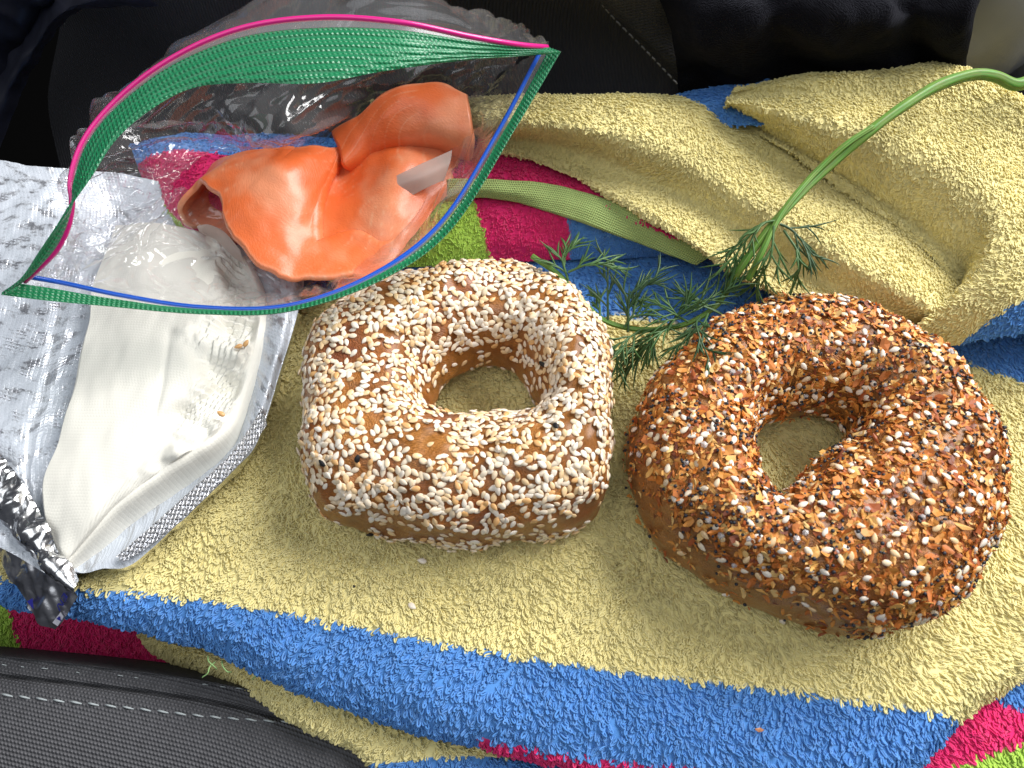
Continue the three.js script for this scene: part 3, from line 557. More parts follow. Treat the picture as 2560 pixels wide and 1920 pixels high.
{
  const foil = thing('foil_wrapper', 'opened silver foil wrapper smeared with white around the cream cheese', 'foil wrapper');
  const crinkle = (a, f) => (u, v, p) => a * (Math.abs(n3(p.x * f, p.y * f, p.z * f)) - 0.3) + a * 0.5 * Math.abs(n3(p.x * f * 2.3 + 4, p.y * f * 2.3, p.z * f * 2.3));
  const planes = (() => { const r = rng32(61), a = []; for (let k = 0; k < 16; k++) { const w = r() * 6.283, t = r() - 0.5; a.push([Math.cos(w), t, Math.sin(w), 60 + 190 * r() * r(), r(), 0.5 + r()]); } return a; })();
  const crumple = (amp) => (u, v, p) => {              // facets between straight creases, like crushed foil
    let h = 0, x = p.x, z = p.z; 
    for (const [a, b, c, f, o, w] of planes) { const q = a * x + b * p.y + c * z, m = Math.floor(q * f + o + 0.9 * n2(x * 25 + o * 9, z * 25)), t = Math.abs(((q * f + o) % 1 + 1) % 1 - 0.5) * 2; h += w * t * 90 / f * (0.6 + 0.8 * Math.abs(Math.sin(m * 12.9 + o * 7))); x += c * t * 0.0012; z -= a * t * 0.0012; }
    return amp * (h / 8 - 0.6);
  };
  // lining: left flap, floor, right wall, rim
  const rows = [
    [[-260, 430, 3.2], [-60, 400, 3.0], [110, 420, 2.6], [330, 440, 1.4], [560, 500, 1.0], [700, 560, 1.6], [740, 570, 1.6]],
    [[-260, 520, 2.9], [-60, 520, 2.7], [130, 530, 2.2], [300, 560, 0.8], [560, 600, 0.6], [720, 660, 1.8], [760, 680, 1.5]],
    [[-260, 740, 2.6], [-60, 740, 2.3], [120, 760, 1.8], [225, 780, 0.9], [560, 800, 0.4], [690, 790, 1.9], [745, 780, 1.7]],
    [[-260, 930, 2.3], [-60, 930, 2.0], [90, 950, 1.6], [185, 970, 0.9], [540, 960, 0.4], [660, 930, 1.7], [700, 930, 1.5]],
    [[-240, 1100, 1.9], [-60, 1090, 1.6], [60, 1090, 1.4], [140, 1110, 0.8], [520, 1120, 0.4], [610, 1100, 1.4], [648, 1095, 1.3]],
    [[-160, 1230, 1.6], [-30, 1200, 1.4], [60, 1200, 1.2], [108, 1210, 0.7], [420, 1230, 0.4], [540, 1190, 1.1], [596, 1165, 1.1]],
    [[-60, 1330, 1.2], [20, 1290, 1.2], [80, 1280, 1.0], [118, 1290, 0.6], [300, 1330, 0.4], [410, 1310, 0.9], [480, 1280, 1.0]],
    [[60, 1400, 1.0], [90, 1380, 1.0], [125, 1370, 0.8], [140, 1380, 0.6], [220, 1400, 0.5], [290, 1400, 0.7], [340, 1406, 0.8]],
    [[170, 1470, 0.9], [175, 1455, 0.9], [180, 1440, 0.8], [190, 1435, 0.7], [205, 1435, 0.6], [230, 1432, 0.6], [262, 1425, 0.7]]];
  const g = patch(rows, 200, 220, (u, v, p) => crinkle(0.0006, 34)(u, v, p) + crumple(0.0014)(u, v, p) * (u < 0.5 ? 1 : 0.5) + (u < 0.4 ? 0.0012 * (0.4 - u) / 0.4 * (1 - 2 * Math.abs(n3(p.x * 30 + p.z * 14, 2, p.z * 24))) : 0));
  part('lining', sheet(g), foilMat, foil);
  // outside of the rim, turned down to the towel
  const rim = rows.slice(2).map((r) => r[6]), o1 = rim.map(([x, y, h]) => [x + 10, y + 8, h - 0.5]), o2 = rim.map(([x, y, h]) => [x + 4, y + 6, h - 1.2]);
  part('rim', sheet(patch([rim, o1, o2], 160, 18, crumple(0.0026))), bareFoil, foil);
  const ce = [[[-160, 1090, 2.0], [-40, 1110, 1.9], [20, 1160, 1.8], [70, 1230, 1.7], [112, 1310, 1.5], [150, 1385, 1.3], [190, 1455, 1.1]], [[-160, 1150, 2.1], [-50, 1170, 2.0], [5, 1220, 1.9], [50, 1290, 1.8], [95, 1360, 1.6], [140, 1425, 1.4], [188, 1470, 1.2]], [[-160, 1215, 1.9], [-60, 1225, 1.8], [-8, 1275, 1.6], [42, 1330, 1.5], [95, 1392, 1.4], [140, 1445, 1.2], [196, 1488, 1.0]]];
  part('crumpled_edge', sheet(patch(ce, 150, 50, crumple(0.0042))), bareFoil, foil, 'crumpled bright silver foil edge');
  const eb = [[[655, 1020, 1.72], [580, 1130, 1.45], [470, 1232, 1.25], [370, 1322, 1.12], [290, 1390, 1.0]], [[668, 1062, 1.75], [606, 1150, 1.5], [494, 1262, 1.3], [392, 1352, 1.15], [310, 1405, 1.0]]];
  const diaTex = dataTex(256, 256, (u, v) => { const a = (u + v) * 8 % 1, b = (u - v + 2) * 8 % 1; return clamp(Math.min(Math.abs(a - 0.5), Math.abs(b - 0.5)) * 4); });
  part('embossed_band', sheet(patch(eb, 60, 10, (u, v) => 0.0003 * n2(u * 20, v * 3))), std({ color: lin(0.75, 0.76, 0.8), metalness: 0.9, roughness: 0.3, bumpMap: rep(diaTex, 1 / 0.0165), bumpScale: 0.0006 }), foil, 'strip of diamond embossed foil');
  // dark printed flap
  const fr = [[[-160, 1230, 1.7], [0, 1283, 1.4], [60, 1335, 1.3], [110, 1390, 1.2], [160, 1448, 1.1], [198, 1490, 0.9]], [[-160, 1270, 1.2], [-10, 1330, 0.9], [40, 1385, 0.8], [85, 1440, 0.7], [130, 1500, 0.6], [165, 1545, 0.3]], [[-160, 1320, 0.6], [-20, 1370, 0.4], [20, 1420, 0.3], [55, 1480, 0.2], [95, 1545, 0.0], [140, 1572, -0.1]]];
  const gf = patch(fr, 110, 40, crumple(0.0026));
  const flap = part('printed_flap', sheet(gf), std({ color: lin(0.6, 0.6, 0.63), metalness: 1, roughness: 0.34 }), foil, 'dark reflecting printed flap with blue letters');
  const onG = (u, v, up = 0.0007) => { const a = at(gf, u, v); return a.p.addScaledVector(a.n.y < 0 ? a.n.negate() : a.n, up); };
  const cell = (u0, v0, u1, v1, mat, name, tri) => { const A = onG(u0, v0), B = onG(u1, v0), C = onG(u1, v1), D = onG(u0, v1); const geo = new THREE.BufferGeometry(), q = tri ? [A, B, C] : [A, B, C, D]; geo.setAttribute('position', new THREE.Float32BufferAttribute(q.flatMap((p) => [p.x, p.y, p.z]), 3)); geo.setIndex(tri ? [0, 1, 2] : [0, 1, 2, 0, 2, 3]); geo.computeVertexNormals(); return part(name, geo, mat, flap); };
  const ink = std({ color: lin(0.02, 0.025, 0.20), roughness: 0.5 });
  const fnt = await new FontLoader().loadAsync('fonts/droid/droid_sans_bold.typeface.json');
  const sh = new THREE.ShapeGeometry(fnt.generateShapes('EN', 1), 4), pa = sh.attributes.position;
  for (let i = 0; i < pa.count; i++) { const x = pa.getX(i), y = pa.getY(i), q = onG(0.875 + y * 0.055, 0.08 + x * 0.20, 0.0008); pa.setXYZ(i, q.x, q.y, q.z); }
  sh.computeVertexNormals(); part('lettering', sh, ink, flap);
  cell(0.94, 0.42, 0.995, 0.75, std({ color: lin(0.6, 0.6, 0.68), roughness: 0.4 }), 'white_print');
  const tri = (u, v, s) => { const A = onG(u, v, 0.0011), B = onG(u + s, v + s * 1.2, 0.0011), C = onG(u - s * 0.2, v + s * 2.6, 0.0011); const geo = new THREE.BufferGeometry(); geo.setAttribute('position', new THREE.Float32BufferAttribute([A, B, C].flatMap((p) => [p.x, p.y, p.z]), 3)); geo.setIndex([0, 1, 2]); geo.computeVertexNormals(); part('blue_triangle', geo, std({ color: lin(0.03, 0.03, 0.32), roughness: 0.5 }), flap); };
  tri(0.955, 0.46, 0.05); tri(0.70, 0.72, 0.07);

  // cheese block
  const cr = [[[285, 560, 1.8], [400, 560, 2.0], [520, 590, 1.9], [610, 640, 1.7]], [[240, 690, 2.0], [380, 700, 2.3], [530, 720, 2.2], [650, 740, 1.8]], [[222, 800, 2.1], [350, 800, 2.4], [500, 810, 2.4], [645, 830, 1.9]], [[190, 950, 2.1], [320, 960, 2.4], [470, 960, 2.4], [612, 960, 1.8]], [[150, 1090, 2.0], [280, 1090, 2.3], [420, 1085, 2.2], [552, 1075, 1.9]], [[112, 1190, 1.8], [220, 1190, 2.1], [330, 1185, 2.0], [412, 1172, 1.8]], [[118, 1290, 1.5], [180, 1290, 1.7], [240, 1290, 1.7], [280, 1272, 1.6]], [[146, 1395, 1.1], [158, 1398, 1.2], [170, 1398, 1.2], [185, 1390, 1.1]]];
  const spread = (u, v, p) => {
    const k = smooth(0.55, 0.78, u + 0.12 * n2(v * 6, 3)) * smooth(0.78, 0.6, v);
    const cA = P(330, 820, 2), dA = Math.hypot(p.x - cA.x, p.z - cA.z), saw = ((p.z * 420 - p.x * 160 + 0.5 * n3(p.x * 60, 3, p.z * 60) + dA * 60) % 1 + 1) % 1;
    const ed = smooth(1, 0.95, u) * smooth(0, 0.04, u) * smooth(1, 0.96, v);
    return 0.0005 * n3(p.x * 45, 1, p.z * 30) + 0.0002 * n3(p.x * 130, 8, p.z * 60) + 0.0009 * smooth(0.2, 0.0, u) * n2(v * 5, 9) + ed * k * (0.0019 * saw * smooth(0.62, 0.72, u) * smooth(0.62, 0.5, v) + 0.0055 * n3(p.x * 55, 2, p.z * 55) + 0.0018 * Math.abs(n3(p.x * 95, 6, p.z * 95)) + 0.0005 * n3(p.x * 260, 6, p.z * 260)) - 0.0030 * k * ed
      - 0.0005 * Math.exp(-(((u - 0.52 - 0.1 * (v - 0.4)) / 0.02) ** 2)) * smooth(0.28, 0.36, v) * smooth(0.56, 0.5, v);
  };
  const gc = patch(cr, 160, 180, spread);
  // sides down into the foil
  const ring = [], { pos } = gc, nu = gc.nu, nv = gc.nv;
  for (let i = 0; i < nu; i++) ring.push([0, i]); for (let j = 0; j < nv; j++) ring.push([j, nu]); for (let i = nu; i > 0; i--) ring.push([nv, i]); for (let j = nv; j > 0; j--) ring.push([j, 0]);
  const cen = P(340, 950, 1), topG = sheet(gc), P3 = [], I = [], N = ring.length, prof = [[0, 0], [0.0007, -0.0004], [0.0014, -0.0013], [0.0018, -0.003], [0.0020, -0.009], [0.0022, -0.018]];
  prof.forEach(([o, y]) => ring.forEach(([j, i]) => { const p = pos[j][i].clone(), d = p.clone().sub(cen).setY(0).normalize(); p.addScaledVector(d, o ); p.y += y; P3.push(p.x, Math.max(0.003, p.y), p.z); }));
  for (let k = 0; k < prof.length - 1; k++) for (let q = 0; q < N; q++) { const a = k * N + q, b = k * N + (q + 1) % N; I.push(a, b, a + N, b, b + N, a + N); }
  const sg = new THREE.BufferGeometry(); sg.setAttribute('position', new THREE.Float32BufferAttribute(P3, 3)); sg.setAttribute('uv', new THREE.Float32BufferAttribute(P3.flatMap((x, i) => i % 3 === 0 ? [((i / 3) % N) * 0.0006, P3[i + 1]] : []), 2)); sg.setIndex(I); sg.computeVertexNormals();
  const cm = phy({ color: lin(0.86, 0.84, 0.76), roughness: 0.75, bumpMap: rep(embossTex, 1 / 0.017), bumpScale: 0.000035 });
  const ch = thing('cream_cheese', 'white cream cheese block, knife marked, lying in the opened foil', 'cream cheese');
  part('block', mergeGeometries([topG, sg]), cm, ch);
  const cs = rng32(55);
  for (const [x, y, h] of [[615, 858, 2.4], [596, 866, 2.4], [552, 1034, 2.3]]) { const m = new THREE.Mesh(seedGeo, seedMats[3]); m.name = 'stuck_seed'; const [f, u, s] = basis(V(0, 1, 0), cs() * 6, 0.2, cs); m.applyMatrix4(M4(f, u, s, P(x, y, h), 0.0015, 0.0006, 0.0008)); ch.add(m); }
}

// ---------------------------------------------------------------- salmon and paper
{
  const marb = (u, v, p) => {
    const k = fbm(p.x * 24 + 3, p.y * 24, p.z * 24, 4), st = Math.abs(Math.sin(p.x * 330 + p.z * 450 + 6 * n3(p.x * 25, 0, p.z * 25)));
    const pale = 0.45 * smooth(0.035, 0, Math.min(v, 1 - v)) + smooth(-0.15, 0.45, k) * 0.7 + 0.5 * smooth(0.22, 0.0, st) * smooth(-0.2, 0.3, n3(p.x * 30, 5, p.z * 30));
    return [lerp(0.84, 0.87, pale), lerp(0.165, 0.36, pale), lerp(0.038, 0.19, pale)];
  };
  const sm = phy({ vertexColors: true, roughness: 0.45, clearcoat: 0.5, clearcoatRoughness: 0.25, bumpMap: rep(doughBump, 1 / 0.06), bumpScale: 0.00016 });
  const s1 = thing('smoked_salmon', 'rolled orange smoked salmon slice lying at the bag mouth', 'salmon', 'salmon slices in the bag');
  const A = [[600, 600, 1.6], [545, 585, 1.6], [480, 560, 1.8], [456, 522, 2.5], [512, 458, 3.4], [562, 508, 3.7], [588, 590, 3.5], [655, 665, 3.1], [740, 700, 2.7], [850, 700, 2.6], [940, 690, 2.5], [1020, 590, 2.5], [1110, 470, 2.5]];
  const Bk = [[700, 520, 1.6], [640, 470, 1.6], [570, 440, 1.8], [545, 420, 2.4], [620, 388, 3.2], [700, 380, 3.5], [780, 372, 3.4], [840, 375, 2.9], [880, 362, 2.9], [950, 350, 3.1], [1010, 345, 3.1], [1080, 360, 2.9], [1160, 380, 2.6]];
  const mm = (t, f) => A.map((a, i) => [lerp(a[0], Bk[i][0], t), lerp(a[1], Bk[i][1], t), lerp(a[2], Bk[i][2], t) + (f?.[i] ?? 0)]);
  const flapOf = (u, v) => { const a = u - 0.655 - 0.03 * Math.sin(v * 5 + 1), b = v - 0.22 - 0.10 * Math.sin(u * 19); return 0.0015 * smooth(0, 0.012, a) * smooth(0, 0.03, b) * smooth(0.24, 0.05, a) - 0.0010 * Math.exp(-((a / 0.012) ** 2)) * smooth(0.25, 0.5, v); };
  const g1 = patch([A, mm(0.25, [0, 0, 0, 0, 0.1, 0.2, 0.2, 0.2, 0.1, 0, 0.1, 0.2, 0.1]), mm(0.5, [0, 0, 0, 0, 0.1, 0.3, 0.4, 0.4, -0.1, 0.1, 0.4, 0.3, 0]), mm(0.75, [0, 0, 0, 0, 0.1, 0.3, 0.5, 0.3, -0.4, 0.0, 0.5, 0.3, 0]), Bk], 170, 80,
    (u, v, p) => 0.0007 * n3(p.x * 38, p.y * 30, p.z * 38) + 0.00022 * n3(p.x * 110, p.y * 60, p.z * 110) + (u > 0.45 ? 0.0011 * n3(p.x * 22 + 5, 0, p.z * 22) : 0) + flapOf(u, v));
  for (const G of [g1]) {                                  // uneven, torn slice edges
    const old = G.pos.map((row) => row.map((p) => p.clone()));
    for (let j = 0; j <= G.nv; j++) for (let i = 0; i <= G.nu; i++) {
      const v = j / G.nv, u = i / G.nu, e = smooth(0.16, 0, v), d = old[1][i].clone().sub(old[0][i]).normalize();
      G.pos[j][i].addScaledVector(d, -e * (0.0013 * n2(u * 9, 2) + 0.00025 * n2(u * 40, 5)));
    }
    Object.assign(G, gridOf(G.pos, G.nu, G.nv));
  }
  part('slice', sheet(g1, { thick: 0.0022, color: marb }), sm, s1);
  const s2 = thing('smoked_salmon', 'draped orange smoked salmon slice behind the rolled one', 'salmon', 'salmon slices in the bag');
  const g2 = patch([[[830, 330, 3.0], [900, 285, 4.0], [980, 225, 4.9], [1090, 205, 5.2], [1165, 235, 5.0]], [[850, 370, 3.2], [920, 320, 4.0], [1000, 280, 4.6], [1090, 270, 4.9], [1175, 300, 4.7]], [[860, 410, 3.0], [930, 370, 3.4], [1010, 345, 3.9], [1090, 340, 4.2], [1180, 360, 4.0]], [[880, 430, 2.4], [940, 410, 2.6], [1010, 390, 2.7], [1100, 390, 2.7], [1170, 410, 2.6]]], 80, 60,
    (u, v, p) => 0.0012 * n3(p.x * 40, p.y * 30, p.z * 40 + 3) + 0.00022 * n3(p.x * 110, p.y * 60, p.z * 110));
  part('slice', sheet(g2, { thick: 0.0022, color: marb }), sm, s2);
  const pm = phy({ color: lin(0.82, 0.72, 0.66), roughness: 0.4, transmission: 0.6 });
  single('liner_paper', sheet(patch([[[950, 460, 3.4], [1030, 420, 3.9], [1130, 375, 4.0]], [[985, 470, 3.5], [1050, 440, 3.9], [1125, 405, 4.0]], [[1010, 500, 3.1], [1065, 470, 3.5], [1110, 450, 3.6]]], 20, 16), { thick: 0.0002 }), pm, 'white translucent paper liner corner on the salmon slices', 'paper', 'paper between the salmon');
  single('liner_paper', sheet(patch([[[492, 566, 2.6], [520, 562, 2.9], [560, 580, 2.7], [600, 625, 2.4]], [[500, 580, 2.4], [530, 580, 2.5], [565, 605, 2.4], [605, 645, 2.2]], [[520, 590, 2.0], [545, 605, 2.1], [580, 640, 2.0], [615, 665, 1.9]]], 24, 12), { thick: 0.0002 }), pm, 'white paper liner curl sticking out of the salmon roll', 'paper', 'paper between the salmon');
}

// ---------------------------------------------------------------- zip bag
{
  const bag = thing('zip_bag', 'open clear plastic zip bag with green lip and pink and blue zipper tracks', 'zip bag');
  const film = phy({ color: lin(0.96, 0.96, 0.97), roughness: 0.07, transmission: 0.94, thickness: 0, ior: 1.75 });
  const lipTex = dataTex(256, 256, (u, v) => { const a = u * 16 % 1, b = v * 16 % 1; return clamp(1 - Math.hypot(a - 0.5, (b - 0.5) * 1.1) * 2.1); });
  const green = phy({ color: lin(0.03, 0.40, 0.17), roughness: 0.3, transmission: 0.5, thickness: 0, clearcoat: 0.4, clearcoatRoughness: 0.15, bumpMap: rep(lipTex, 1 / 0.024), bumpScale: 0.0004 });
  const blue = phy({ color: lin(0.004, 0.09, 0.55), roughness: 0.3, clearcoat: 0.4 }), pink = phy({ color: lin(0.72, 0.015, 0.24), roughness: 0.3, clearcoat: 0.4 });
  const clearBand = phy({ color: lin(0.93, 0.93, 0.95), roughness: 0.2, transmission: 0.85, thickness: 0 });
  const rdg = (x) => 1 - 2 * Math.abs(x);
  const wr = (a, f, s) => (u, v, p) => {              // long creases running from the mouth into the bag, crossed by a few folds
    const e = smooth(0, 0.22, v), w = u + 0.05 * n2(u * 3 + s, v * 2.5);
    return a * e * (rdg(n2(w * f * 0.35 + s, v * 1.3)) * 1.3 + 0.55 * rdg(n2(w * f + s, v * 2.6 + s)) + 0.4 * smooth(0.2, 0.45, v) * rdg(n2((w + v * 0.35) * f * 0.6, v * 7 + s)) + 0.2 * smooth(0.3, 0.5, v) * rdg(n2(w * f * 2.2, v * 9 + s)));
  };
  // front panel: lip edge F, lip inner L, track B
  const F = [[2, 737, 5.6], [120, 752, 5.1], [260, 765, 4.7], [500, 785, 4.4], [720, 779, 4.7], [950, 702, 5.2], [1130, 572, 5.6], [1290, 320, 6.6], [1402, 130, 7.6]];
  const B = [[62, 690, 5.5], [150, 706, 5.0], [300, 738, 4.5], [500, 768, 4.2], [720, 764, 4.3], [930, 688, 4.7], [1095, 565, 5.0], [1245, 330, 6.1], [1352, 128, 7.4]];
  const mix = (A, C, t) => A.map((a, i) => [lerp(a[0], C[i][0], t), lerp(a[1], C[i][1], t), lerp(a[2], C[i][2], t)]);
  part('front_lip', sheet(patch([F, mix(F, B, 0.3), mix(F, B, 0.62)], 200, 16, (u, v) => 0.00025 * Math.sin(v * 25)), { thick: 0.00015 }), green, bag);
  part('clear_band', sheet(patch([mix(F, B, 0.625), mix(F, B, 0.98)], 160, 4)), clearBand, bag);
  const bt = curvePts(B, 160); part('blue_track', tube(bt, 0.0008, 8), blue, bag);
  const fr1 = [[110, 655, 4.6], [200, 670, 4.0], [330, 690, 3.2], [520, 725, 2.8], [720, 735, 2.9], [900, 670, 3.2], [1060, 540, 3.6], [1190, 320, 4.6], [1310, 150, 6.6]];
  const fr2 = [[200, 600, 3.6], [290, 610, 3.0], [400, 620, 2.4], [560, 670, 2.0], [720, 705, 1.9], [870, 650, 2.0], [1010, 510, 2.4], [1130, 320, 3.2], [1240, 190, 5.0]];
  const fr3 = [[330, 540, 2.6], [400, 550, 2.4], [480, 570, 2.2], [600, 620, 2.1], [720, 640, 1.8], [840, 580, 1.8], [960, 450, 2.0], [1070, 310, 2.6], [1170, 240, 3.6]];
  const fr4 = [[420, 470, 2.5], [470, 470, 2.5], [540, 470, 2.4], [640, 470, 2.3], [740, 470, 2.3], [830, 450, 2.3], [920, 400, 2.3], [1020, 330, 2.5], [1120, 270, 3.4]];
  part('front_wall', sheet(patch([B, fr1, fr2, fr3, fr4], 220, 110, wr(0.0017, 17, 1))), film, bag);
  // rear panel: pink track Z, lip edge G
  const Z = [[60, 704, 5.6], [100, 668, 5.9], [146, 618, 6.3], [172, 560, 6.8], [180, 505, 7.2], [176, 455, 7.5], [205, 360, 8.0], [280, 262, 8.6], [420, 152, 9.4], [600, 72, 10.0], [800, 44, 10.2], [1000, 56, 10.0], [1180, 92, 9.2], [1300, 112, 8.4], [1368, 118, 7.8]];
  const G = [[2, 735, 5.7], [52, 697, 6.2], [98, 628, 6.8], [143, 562, 7.4], [182, 502, 7.9], [226, 440, 8.3], [285, 350, 8.7], [370, 275, 9.1], [480, 218, 9.4], [620, 205, 9.6], [790, 206, 9.7], [960, 176, 9.6], [1140, 153, 9.0], [1290, 142, 8.2], [1402, 130, 7.7]];
  part('rear_lip', sheet(patch([mix(Z, G, 0.16), mix(Z, G, 0.5), mix(Z, G, 0.8), G], 240, 24, (u, v) => 0.0003 * Math.sin(v * 30)), { thick: 0.00015 }), green, bag);
  part('clear_band', sheet(patch([mix(Z, G, 0.01), mix(Z, G, 0.155)], 160, 3)), clearBand, bag);
  part('pink_track', tube(curvePts(Z, 200), 0.0009, 8), pink, bag);
  const b1 = [[70, 690, 5.2], [104, 655, 5.4], [148, 600, 5.7], [166, 545, 6.0], [168, 495, 6.2], [162, 440, 6.3], [190, 340, 6.6], [262, 240, 7.0], [410, 130, 7.8], [610, 20, 8.6], [820, -40, 8.8], [1020, -30, 8.6], [1200, 30, 8.0], [1300, 75, 7.6], [1366, 112, 7.4]];
  const b2 = [[120, 680, 4.2], [150, 650, 4.4], [190, 600, 4.4], [210, 550, 4.5], [225, 500, 4.6], [240, 440, 4.6], [290, 370, 4.6], [370, 310, 4.8], [500, 250, 5.4], [660, 200, 6.0], [830, 140, 6.4], [1000, 110, 6.6], [1160, 90, 6.6], [1260, 85, 6.6], [1330, 110, 6.6]];
  const b3 = [[210, 640, 3.2], [240, 610, 3.4], [280, 570, 3.4], [310, 530, 3.4], [340, 490, 3.2], [370, 440, 3.0], [420, 390, 3.0], [500, 340, 3.2], [590, 310, 4.4], [690, 340, 5.2], [820, 270, 4.8], [950, 220, 4.6], [1090, 180, 5.0], [1180, 180, 5.4], [1250, 190, 5.6]];
  const b4 = [[330, 600, 2.8], [350, 570, 2.8], [380, 540, 2.6], [400, 500, 2.5], [430, 450, 2.5], [470, 410, 2.5], [540, 380, 2.5], [620, 370, 2.5], [690, 375, 2.6], [760, 370, 2.6], [850, 320, 2.7], [950, 270, 2.9], [1060, 250, 3.4], [1130, 250, 3.8], [1190, 240, 4.2]];
  part('rear_wall', sheet(patch([Z, b1, b2, b3, b4], 240, 120, wr(0.0024, 17, 8))), film, bag);
}

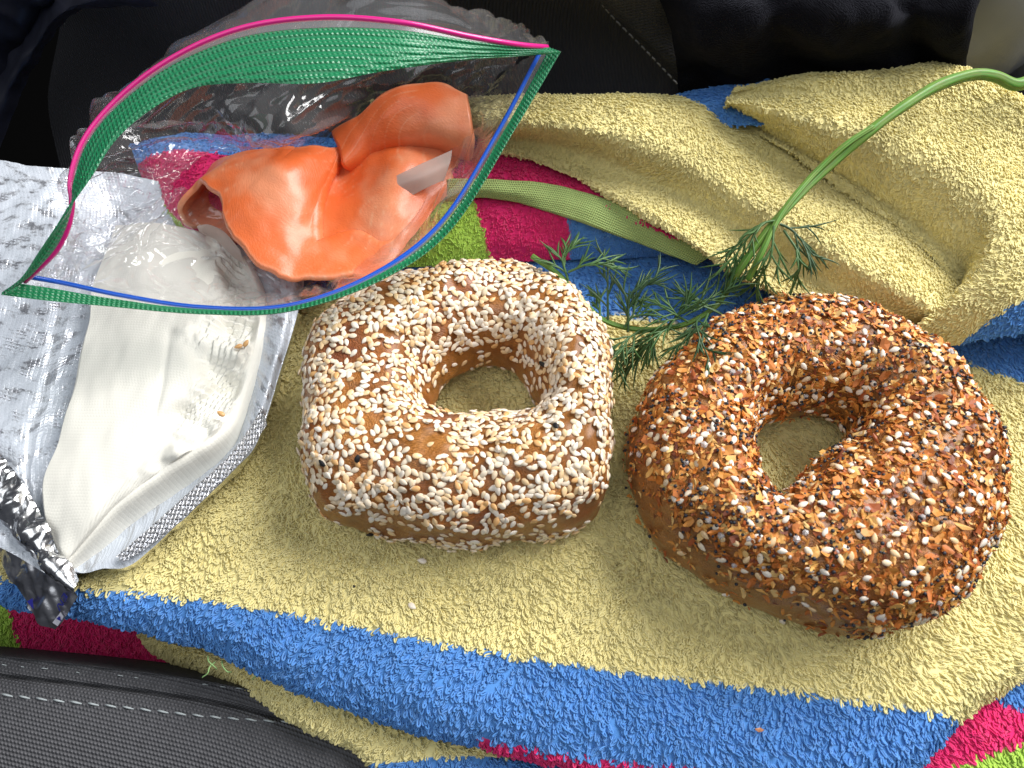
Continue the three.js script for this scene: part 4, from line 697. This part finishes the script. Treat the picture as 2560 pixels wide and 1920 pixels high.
// ---------------------------------------------------------------- dill
{
  const dill = thing('dill_sprig', 'long green dill sprig draped from the yellow fold to the bagels', 'dill');
  const stemM = phy({ color: lin(0.19, 0.36, 0.06), roughness: 0.5, map: rep(dataTex(64, 64, (u, v) => [0.82 + 0.18 * n2(u * 14, v * 3), 0.85 + 0.15 * n2(u * 14, v * 3 + 5), 0.8], true), 2, 40), bumpMap: rep(dataTex(64, 16, (u) => 0.5 + 0.5 * Math.sin(u * 6.283 * 6)), 1, 1), bumpScale: 0.00015 }), leafMs = [[0.04, 0.10, 0.025], [0.06, 0.14, 0.035], [0.035, 0.085, 0.03]].map((c) => std({ color: lin(...c), roughness: 0.5 }));
  const s1 = curvePts([[2600, 190, 6.6], [2540, 212, 6.5], [2490, 192, 6.7], [2440, 186, 6.8], [2350, 212, 6.7], [2250, 272, 6.5], [2175, 328, 6.2], [2090, 400, 5.6], [2010, 475, 5.2], [1950, 540, 5.0], [1890, 615, 4.6], [1845, 680, 4.0], [1812, 735, 3.0]], 120);
  part('stem', tube(s1, (t) => (0.0022 - 0.0009 * t) * (1 + 0.06 * Math.sin(t * 41) * Math.sin(t * 17)), 10), stemM, dill, 'thick pale green main stem');
  part('stem', tube(curvePts([[2182, 318, 6.35], [2120, 358, 6.1], [2040, 430, 5.6], [1975, 505, 5.3], [1945, 548, 5.1], [1900, 640, 4.6], [1870, 700, 3.9]], 60), 0.0011, 8), stemM, dill);
  part('stem', tube(curvePts([[1330, 640, 3.6], [1400, 690, 3.4], [1450, 745, 3.0], [1500, 795, 2.6], [1560, 818, 2.4], [1640, 824, 2.4], [1720, 808, 2.6], [1790, 765, 2.9], [1812, 735, 3.0]], 60), 0.0010, 8), stemM, dill);
  const r = rng32(91);
  const blade = (p, d, len, rad, out) => {
    const side = V(r() - 0.5, r() - 0.7, r() - 0.5).multiplyScalar(1.0), pts = []; let q = p.clone(), dir = d.clone();
    for (let k = 0; k <= 6; k++) { pts.push(q.clone()); dir.addScaledVector(side, 0.22).normalize(); q.addScaledVector(dir, len / 6); }
    out.push(tube(pts, (t) => rad * (0.7 + 0.6 * Math.sin(Math.PI * (0.15 + 0.6 * t))) * (1 - 0.9 * t ** 3), 4, false)); return pts;
  };
  const frond = (a, b, len, n) => {         // a: where it leaves the stem, b: where its tip ends
    const A = P(...a), Bp = P(...b), out = [], d = Bp.clone().sub(A), L = d.length();
    const main = curvePts([A, A.clone().lerp(Bp, 0.5).add(V((r() - 0.5) * L * 0.4, L * 0.15, (r() - 0.5) * L * 0.4)), Bp], 20);
    out.push(tube(main, (t) => 0.00048 - 0.00022 * t, 5, false));
    for (let k = 0; k < n; k++) {
      const t = 0.22 + 0.78 * k / (n - 1), i = Math.min(19, (t * 20) | 0), tan = main[i + 1].clone().sub(main[i]).normalize();
      const ax = tan.clone().cross(V(0, 1, 0)).normalize().applyAxisAngle(tan, (r() - 0.5) * 1.2), sgn = k % 2 ? 1 : -1;
      const bd = tan.clone().addScaledVector(ax, sgn * (0.35 + 0.35 * r())).add(V(0, -0.1 * r(), 0)).normalize();
      const pts = blade(main[i], bd, len * (0.8 + 0.7 * r()) * (1.15 - 0.45 * t), 0.00034, out);
      for (let q = 0; q < 3; q++) blade(pts[1 + (q >> 1) + (q & 1)], bd.clone().addScaledVector(ax, (q & 1 ? 1 : -1) * (0.3 + 0.25 * r())).add(V(0, (r() - 0.5) * 0.3, 0)).normalize(), len * (0.4 + 0.5 * r()), 0.0003, out);
    }
    part('frond', mergeGeometries(out), leafMs[(r() * 3) | 0], dill);
  };
  frond([1945, 550, 5.1], [1830, 650, 4.4], 0.011, 8); frond([1935, 565, 5.1], [1880, 720, 3.4], 0.011, 8);
  frond([1950, 560, 5.1], [2035, 640, 4.6], 0.011, 7); frond([1960, 575, 5.0], [1985, 715, 3.6], 0.008, 6);
  frond([1420, 700, 3.4], [1425, 615, 4.0], 0.010, 6); frond([1420, 680, 3.6], [1535, 660, 3.8], 0.010, 6);
  frond([1520, 800, 2.6], [1520, 650, 3.6], 0.009, 5); frond([1500, 795, 2.7], [1480, 730, 2.8], 0.007, 4);
  frond([1570, 830, 2.5], [1640, 700, 3.8], 0.013, 7); frond([1600, 826, 2.5], [1540, 890, 2.6], 0.013, 7);
  frond([1640, 824, 2.6], [1570, 900, 1.6], 0.014, 7); frond([1660, 822, 2.6], [1800, 735, 3.4], 0.013, 8);
  frond([1720, 805, 2.9], [1640, 760, 3.2], 0.012, 7); frond([1750, 795, 3.2], [1775, 905, 4.1], 0.010, 6);
  frond([1800, 745, 3.3], [1850, 690, 3.8], 0.011, 7); frond([1770, 785, 3.3], [1690, 870, 3.2], 0.010, 7); frond([1700, 812, 2.8], [1620, 855, 2.4], 0.012, 7);
  frond([1780, 770, 3.2], [1710, 740, 3.4], 0.010, 6); frond([1560, 818, 2.6], [1590, 760, 3.0], 0.010, 5);
}

// ---------------------------------------------------------------- crumbs on the towel
{
  const r = rng32(71);
  for (const [x, y, w] of [[1055, 1402, 'near the sesame bagel'], [1030, 1515, 'beside the blue stripe']]) {
    const [f, u, s] = basis(V(0, 1, 0), r() * 6, 0.2, r), m = new THREE.Mesh(seedGeo, seedMats[2]); m.name = numbered('fallen_sesame_seed'); m.userData = { label: 'white sesame seed dropped on the yellow towel ' + w, category: 'seed', group: 'seeds dropped on the towel' };
    m.applyMatrix4(M4(f, u, s, P(x, y, 0.22), 0.0016, 0.0006, 0.0009)); scene.add(m);
  }
  const pg = new THREE.IcosahedronGeometry(0.0005, 1);
  for (const [x, y] of [[1590, 1513], [885, 1466]]) { const p = P(x, y, 0.22), m = new THREE.Mesh(pg, blackSeed); m.name = numbered('fallen_poppy_seed'); m.position.copy(p); m.userData = { label: x > 1500 ? 'tiny black poppy seed on yellow towel by the crusted bagel' : 'tiny black poppy seed on yellow towel below the sesame bagel', category: 'seed', group: 'seeds dropped on the towel' }; scene.add(m); }
  const m = new THREE.Mesh(flakeGeos[1], std({ color: lin(0.5, 0.22, 0.10), roughness: 0.6 })); m.name = 'crumb'; m.scale.setScalar(0.0013); m.position.copy(P(1897, 1824, 0.25)); m.userData = { label: 'small brown crumb on the blue towel stripe', category: 'crumb' }; scene.add(m);
}
renderer.render(scene, camera);
